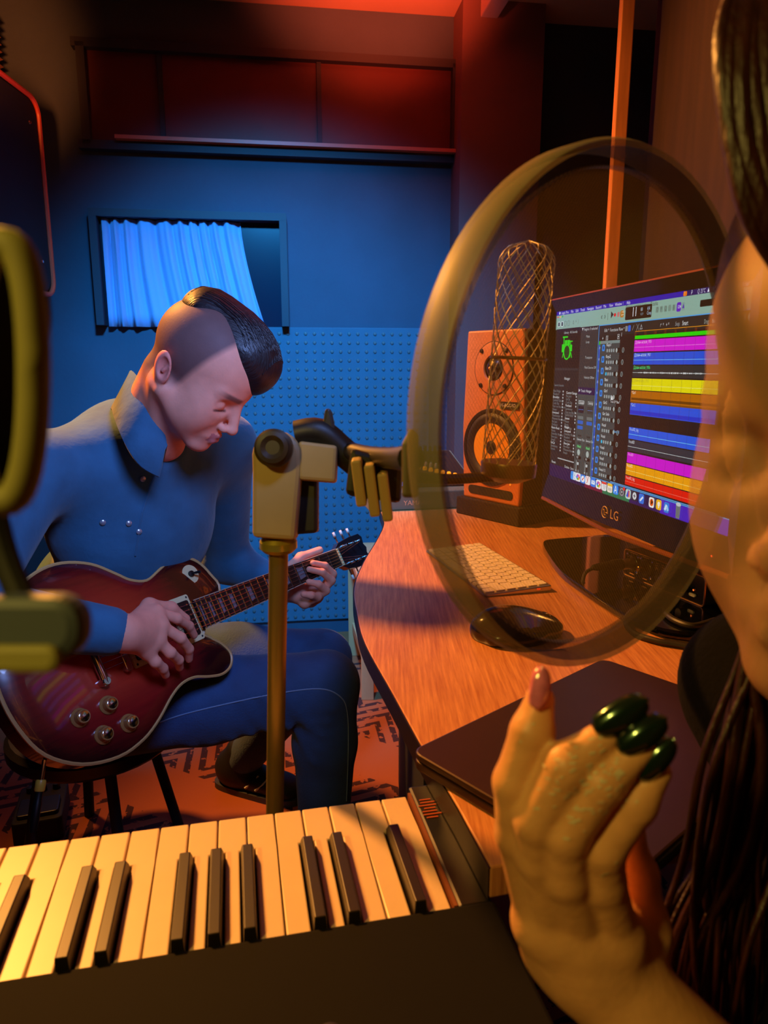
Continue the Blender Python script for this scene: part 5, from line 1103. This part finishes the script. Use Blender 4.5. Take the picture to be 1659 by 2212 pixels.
for px, py in ((308, 1034), (278, 1130), (222, 1128), (300, 1148)):
    h_ = hit(SB, px, py, .001)
    if h_: b = MB(); b.lathe([(.0052, 0), (.0052, .0015), (.0035, .003), (0, .0035)], h_[0], h_[1], 14); b.build('snap_button', mat('pearl_snap', (190, 195, 205), .25, metal=.6), man, smooth=True, world=True)
pk = MB(); P = [h_[0] for h_ in (hit(SB, x, y, .0012) for x, y in ((352, 985), (338, 1020), (322, 1060), (306, 1110), (298, 1160), (292, 1200))) if h_]
if len(P) > 2: pk.tube(catmull(P, 4, False), .0016, 6); pk.build('placket', m_shirt, man, smooth=True, world=True)
# jeans
m_jean = mat('blue_denim', (44, 76, 120), .85, var=.22, vscale=14, bump=.35, bscale=260, sheen=.15)
fold = []
for k in range(7):
    t = .35 + .08 * k; p = lerp(HR, KR, t); fold.append(cap(p + Vector((.0, -.072, .03)), p + Vector((.05, -.05, -.055)), .010, .006, .016))
for k in range(5): fold.append(cap(KR + Vector((-.055, -.045, -.03 - .012 * k)), KR + Vector((.02 - .01 * k, -.065, -.02 - .03 * k)), .008, .004, .014))
jeanVQ = sdf_mesh(leg_prims(.006) + fold, .0075)
sdf_obj('jeans', jeanVQ, m_jean, man, smooth_it=2); JB = bvh(jeanVQ)
for pts_ in (((345, 1560), (400, 1542), (500, 1518), (600, 1498), (690, 1488), (735, 1505), (750, 1540), (752, 1620), (748, 1730)), ((250, 1660), (275, 1662), (290, 1678))):
    P = [h_[0] for h_ in (hit(JB, p.x, p.y, .0005) for p in catmull([(x, y, 0) for x, y in pts_], 5, False)) if h_]
    if len(P) > 2: b = MB(); b.tube(P, .0014, 5); b.build('seam', mat('seam_thread', (120, 150, 185), .8), man, smooth=True, world=True)
# shoes
def shoe(A, d, name='shoe'):
    d = Vector(d).normalized(); s_ = Vector((-d.y, d.x, 0)); Z = Vector((0, 0, 1)); R = np.stack([np.array(d), np.array(s_), np.array(Z)], 1); g = Vector((A.x, A.y, 0))
    P = [ell(g + d * .05 + Z * .035, (.105, .044, .032), R, .0), ell(g + d * -.03 + Z * .05, (.055, .042, .05), R, .03), cap(g - d * .02 + Z * .06, A + Z * .02, .042, .046, .03), ell(g + d * .12 + Z * .03, (.05, .042, .028), R, .02), ell(g - Z * .045, (.4, .4, .047), R, -.004)]
    sh_ = sdf_obj(name, sdf_mesh(P, .005), mat('shoe_black', (26, 26, 32), .6), man, smooth_it=2)
    b = MB(); pr2 = [(-.075, -.03), (-.04, -.042), (.05, -.046), (.12, -.044), (.165, -.025), (.172, 0), (.165, .025), (.12, .044), (.05, .046), (-.04, .042), (-.075, .03), (-.085, 0)]
    b.prism([(p.x, p.y) for p in catmull([(x, y, 0) for x, y in pr2], 3)], 0.0, .016, frame(g, d, s_)); so = b.build('sole', mat('sole_grey', (60, 62, 70), .6), man, smooth=True, world=True)
    for k in range(2):
        q = g + d * (.03 + .03 * k) - s_ * .044 + Z * .03
        b = MB(); b.tube([q, q + d * .02 + Z * .018 + s_ * .008, q + d * .03 + Z * .030 + s_ * .020], .0035, 6); b.build('stripe', mat('white_stripe', (215, 220, 225), .5), man, smooth=True, world=True)
shoe(AR, (.85, -.5, 0)); shoe(AL, (.92, -.38, 0))
# stool under him
so = thing('round_stool', 'low black round stool under the guitarist', 'stool', (-.64, 1.44, 0))
MB().lathe([(.0, .285), (.17, .285), (.18, .295), (.18, .318), (.17, .328), (0, .330)], (0, 0, 0), (0, 0, 1), 36).build('seat', m_black, so, smooth=True)
for k in range(4):
    a = .6 + k * math.pi / 2; MB().cyl((.17 * math.cos(a), .17 * math.sin(a), 0), (.11 * math.cos(a), .11 * math.sin(a), .287), .012, n=12).build('leg', m_blackm, so, smooth=True)
# effect pedal / black case on the floor
pc = PZ(85, 1790, 0); pd_ = thing('effects_pedal', 'black effects pedal on the patterned carpet below the guitar', 'pedal', frame((pc.x, pc.y + .02, 0), (.9, .3, 0), (-.3, .9, 0)))
MB().prism(rrect(.11, .16, .012, 3), 0.0, .06).build('housing', m_blackm, pd_, bevel=.004); MB().prism(rrect(.09, .07, .008, 3, 0, -.03), .06, .07).build('treadle', m_black, pd_, bevel=.002)
for dx in (-.03, 0, .03): MB().lathe([(.009, 0), (.008, .014), (0, .015)], (dx, .05, .06), (0, 0, 1), 14).build('knob', m_black, pd_, smooth=True)
# pale wooden stool behind the desk
ws = thing('wooden_stool', 'pale wooden stool with square legs behind the desk', 'stool', (.08, 2.42, 0))
for x, y in ((-.195, .17), (-.135, -.20), (.165, -.17), (.10, .20)): MB().box((x, y, .205), (.042, .042, .41)).build('leg', m_wood, ws, bevel=.002)
MB().prism([(-.225, .20), (-.165, -.235), (.20, -.20), (.14, .235)], .41, .438).build('seat', m_wood, ws, bevel=.004)
MB().box((-.165, -.015, .12), (.02, .34, .03), Matrix.Rotation(.16, 3, 'Z')).build('stretcher', m_wood, ws)

# ================================================================== THE SINGER beside the camera
wo = thing('person', 'woman in black with long auburn hair, raised hand with dark glossy nails before the laptop', 'person', (.30, .30, 0))
WH = frame(PD(1915, 880, .335), (-.74, -.67, -.03), (.67, -.74, 0))
Wsc = .97
NBw = WH @ Vector((-.06, 0, -.205))
SRw = Vector((.265, .458, .880)); SLw = Vector((.29, .165, .845)); CHw = Vector((.30, .305, .70)); PEw = Vector((.31, .29, .50)); fw_ = Vector((-1, 0, 0))
hps = head_prims(WH, Wsc) + [cap(WH @ Vector((-.035, 0, -.06)), NBw, .046, .050, .025)]
headW = sdf_mesh(hps, .0032)
RW = np.eye(3)
EW = PD(1650, 2620, .235)
wr_w = PD(1275, 2075, .278)
SCL = .278 / FPX
def FP(px, py, dz=0.0): return PD(px, py, .278 + dz)
# four fingers: index (upright), middle, ring, little; depth offsets put the folded tips nearer the camera
chains = [
    ([FP(1165, 1985, .000), FP(1118, 1800, -.004), FP(1112, 1690, -.006), FP(1150, 1580, -.004), FP(1166, 1510, .000)], [58, 52, 50, 50, 34]),
    ([FP(1205, 2005, -.004), FP(1168, 1850, -.012), FP(1160, 1770, -.016), FP(1225, 1655, -.018), FP(1330, 1572, -.016)], [60, 54, 52, 52, 30]),
    ([FP(1262, 2020, -.006), FP(1222, 1890, -.016), FP(1222, 1800, -.020), FP(1300, 1690, -.022), FP(1392, 1612, -.020)], [60, 54, 51, 48, 29]),
    ([FP(1330, 2020, -.006), FP(1300, 1900, -.014), FP(1302, 1830, -.018), FP(1372, 1730, -.020), FP(1420, 1668, -.019)], [58, 54, 51, 49, 31])]
hpw = [cap(PD(1510, 2330, .262), wr_w, 150 * SCL, 118 * SCL, .02), ell(lerp(wr_w, FP(1230, 2000, .004), .45), (150 * SCL, 60 * SCL, 120 * SCL), RW, .015)]
for P, R_ in chains:
    hpw.append(cap(wr_w, P[0], 78 * SCL, R_[0] * SCL * 1.05, .012))
    hpw += chain(P, [r * SCL for r in R_], .0028)
for i in range(3): hpw.append(cap(chains[i][0][0], chains[i + 1][0][0], 54 * SCL, 54 * SCL, .008))
hpw += chain([FP(1385, 2010, .014), FP(1375, 1890, .022), FP(1345, 1790, .022), FP(1300, 1710, .016)], [60 * SCL, 52 * SCL, 48 * SCL, 38 * SCL], .006)     # thumb folded behind the fingers
hpw += [cap(wr_w, FP(1385, 2010, .014), 70 * SCL, 60 * SCL, .014)]
handW = sdf_mesh(hpw, .0011)
def wbody(g=0.):
    P = [cap(SRw, SLw, .050 + g, .050 + g, .04), ell(CHw, (.095 + g, .145 + g, .17 + g), RW, .05), ell(PEw, (.12 + g, .165 + g, .13 + g), RW, .05), cap(CHw + Vector((0, 0, .1)), NBw, .06 + g, .05 + g * .5, .03)]
    P += chain([SLw, EW, lerp(EW, PD(1510, 2330, .262), .6)], [.044 + g, .038 + g, .031 + g], .02)
    P += chain([SRw, Vector((.34, .40, .62)), Vector((.20, .28, .58))], [.044 + g, .036 + g, .028 + g], .02)
    for y in (.21, .37): P += chain([Vector((.28, y, .47)), Vector((-.12, y, .47)), Vector((-.13, y, .07))], [.08 + g, .058 + g, .04 + g], .03)
    return P
coarseW = sdf_mesh(wbody(-.008), .012)
m_skinw = mat('warm_skin', (228, 168, 116), .45, sss=.15, var=.06, vscale=90, bump=.12, bscale=160)
m_faceskin = m_skinw
WS = np.array(s2l((228, 178, 140)))
wb_o = sdf_obj('body', join_sdf([coarseW, handW, headW]), m_skinw, wo, smooth_it=1)
wb_o.data.materials.append(mat('warm_skin_face', (228, 178, 140), .5, sss=.1, var=.05, vscale=40, ghost=.6))
nq = len(coarseW[1]) + len(handW[1]); mi = np.zeros(len(wb_o.data.polygons), np.int32); mi[nq:] = 1
wb_o.data.polygons.foreach_set('material_index', mi)
m_top = mat('black_knit_top', (8, 7, 7), .95, spec=.15, bump=.3, bscale=200)
sdf_obj('black_top', sdf_mesh(wbody(.004)[:4] + chain([SLw, EW], [.05, .046], .02) + chain([SRw, Vector((.34, .40, .62)), lerp((.34, .40, .62), (.20, .28, .58), .8)], [.05, .042, .035], .02), .009), m_top, wo, smooth_it=2)
sdf_obj('trousers', sdf_mesh([ell(PEw, (.126, .17, .12), RW, .05)] + [q for y in (.21, .37) for q in chain([Vector((.28, y, .47)), Vector((-.12, y, .47)), Vector((-.13, y, .09))], [.086, .064, .046], .03)], .012), mat('black_trousers', (18, 17, 18), .9), wo, smooth_it=2)
# finger nails: almond plates lying on the finger tips
def nail(p0, p1, w_, m, lift, up):
    """p0 base (on the finger), p1 free tip, w_ half width"""
    d = (p1 - p0); L_ = d.length; d.normalize(); up = (up - d * up.dot(d)).normalized(); s_ = d.cross(up); V = []; nu, nv = 12, 8
    for i in range(nu + 1):
        t = i / nu; ww = w_ * (0.78 + .22 * math.sin(min(t * 2, 1) * math.pi / 2)) * (1 if t < .55 else math.sqrt(max(0, 1 - ((t - .55) / .45) ** 2.2)))
        if t < .12: ww *= math.sqrt(1 - ((.12 - t) / .12) ** 2 * .8)
        for j in range(nv + 1):
            v = -1 + 2 * j / nv; V.append(p0 + d * (t * L_) + s_ * (v * ww) + up * (lift + .0022 * (1 - v * v) * (w_ / .0045) + .0020 * math.sin(t * math.pi)))
    b = MB(); b.add(V, [(i * (nv + 1) + j, i * (nv + 1) + j + 1, (i + 1) * (nv + 1) + j + 1, (i + 1) * (nv + 1) + j) for i in range(nu) for j in range(nv)])
    o = b.build('fingernail', m, wo, smooth=True, ang=80, world=True); so_ = o.modifiers.new('solid', 'SOLIDIFY'); so_.thickness = .0009; so_.offset = -1; return o
def chrome_nail():
    m = bpy.data.materials.new('green_purple_chrome_polish'); m.use_nodes = True; nt = m.node_tree; N = nt.nodes; L = nt.links; b = N['Principled BSDF']
    lw = N.new('ShaderNodeTexNoise'); lw.inputs['Scale'].default_value = 90; cr = N.new('ShaderNodeValToRGB'); e = cr.color_ramp.elements
    e[0].position = .38; e[0].color = (*s2l((58, 20, 40)), 1); e[1].position = .62; e[1].color = (*s2l((34, 96, 66)), 1); L.new(lw.outputs['Fac'], cr.inputs[0]); L.new(cr.outputs[0], b.inputs['Base Color'])
    b.inputs['Metallic'].default_value = .75; b.inputs['Roughness'].default_value = .18; b.inputs['Coat Weight'].default_value = 1; b.inputs['Coat Roughness'].default_value = .04; return m
m_nail = chrome_nail(); m_pink = mat('pink_pearl_polish', (236, 130, 170), .15, coat=1, var=.2, vscale=200)
HB = bvh(handW); upv = Vector((-.12, -1, .45))
def onh(px, py, off=0.0006):
    h_ = hit(HB, px, py, off); return h_[0] if h_ else FP(px, py, -.02)
for (bx, by), (tx, ty), w_, m in (((1284, 1580), (1400, 1508), 33, m_nail), ((1336, 1622), (1440, 1548), 31, m_nail), ((1380, 1682), (1456, 1592), 27, m_nail)):
    p0 = onh(bx, by); dep = p0.y; nail(p0, PD(tx, ty, dep + .001), w_ * SCL, m, .0004, upv)
p0 = onh(1158, 1530); nail(p0, PD(1170, 1436, p0.y + .004), 24 * SCL, m_pink, .0006, Vector((0, -1, .25)))
# bokeh light specks modelled as pale flecks on the hand
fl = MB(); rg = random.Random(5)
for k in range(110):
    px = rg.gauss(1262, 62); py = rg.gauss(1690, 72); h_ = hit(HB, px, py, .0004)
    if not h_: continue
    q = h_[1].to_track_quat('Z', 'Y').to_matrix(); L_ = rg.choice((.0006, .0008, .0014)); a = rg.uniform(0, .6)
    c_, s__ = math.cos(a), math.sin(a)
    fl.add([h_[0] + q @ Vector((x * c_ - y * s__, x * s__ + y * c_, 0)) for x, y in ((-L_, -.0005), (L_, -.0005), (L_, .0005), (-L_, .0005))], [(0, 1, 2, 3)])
o = fl.build('light_specks', mat('pale_light_speck', (255, 235, 190), .2, metal=.3), wo, world=True); o['kind'] = 'stuff'
# hair: cap plus long locks
m_aub = mat('auburn_hair', (52, 20, 12), .42, var=.35, vscale=40, stretch=(4, 4, .5), bump=.4, bscale=80)
R_wh = np.array(WH.to_3x3())
sdf_obj('hair', sdf_mesh([ell(WH @ Vector((-.030, 0, .055)), (.106, .086, .100), R_wh, .0), ell(WH @ Vector((-.06, 0, -.03)), (.065, .076, .11), R_wh, .03), ell(WH @ Vector((.085, 0, -.05)), (.085, .12, .115), R_wh, -.012)], .0045), mat('auburn_hair_cap', (52, 20, 12), .45, var=.35, vscale=40, stretch=(4, 4, .5), ghost=.45), wo, smooth_it=2)
rg = random.Random(11)
def lock(P, r, n=7): b.tube(catmull(P, 6, False), [r * (1 - .7 * abs(2 * i / (6 * (len(P) - 1)) - .9) ** 2) for i in range(6 * (len(P) - 1) + 1)], n, flat=.6)
for g in range(14):
    b = MB()
    for k in range(5):
        t = (g * 5 + k) / 70; x0 = 1600 + 170 * t + rg.uniform(-15, 15); D = .36 + rg.uniform(-.02, .02)
        x2 = 1500 + 330 * t + rg.uniform(-40, 30); x3 = 1430 + 420 * t + rg.uniform(-70, 40)
        lock([PD(x0 + 60, 1250, D), PD(x0, 1440, D - .005), PD(x2 + 40, 1640, D - .015), PD(x2, 1850, D - .02), PD(x3, 2100, D - .03 + rg.uniform(-.01, .01)), PD(x3 + rg.uniform(-60, 60), 2500, D - .03)], rg.uniform(.0022, .0055))
    b.build('hair_lock', m_aub, wo, smooth=True, ang=80, world=True)
for g in range(6):
    b = MB()
    for k in range(4):
        t = (g * 4 + k) / 24; x0 = 1590 + 220 * t
        lock([PD(1620 + 160 * t, -120, .33), PD(x0 - 30, 80, .30), PD(x0 - 20 + rg.uniform(-20, 20), 300, .29), PD(x0 + 30, 480, .285), PD(x0 + 120, 640, .29)], rg.uniform(.005, .008))
    b.build('hair_lock', m_aub, wo, smooth=True, ang=80, world=True)
ch = thing('padded_stool', 'black padded stool under the woman', 'stool', (.32, .29, 0))
MB().lathe([(.0, .30), (.155, .30), (.165, .31), (.165, .345), (.15, .36), (0, .362)], (0, 0, 0), (0, 0, 1), 32).build('seat', m_black, ch, smooth=True)
for k in range(4):
    a = .78 + k * math.pi / 2; MB().cyl((.16 * math.cos(a), .16 * math.sin(a), 0), (.10 * math.cos(a), .10 * math.sin(a), .302), .012, n=12).build('leg', m_blackm, ch, smooth=True)
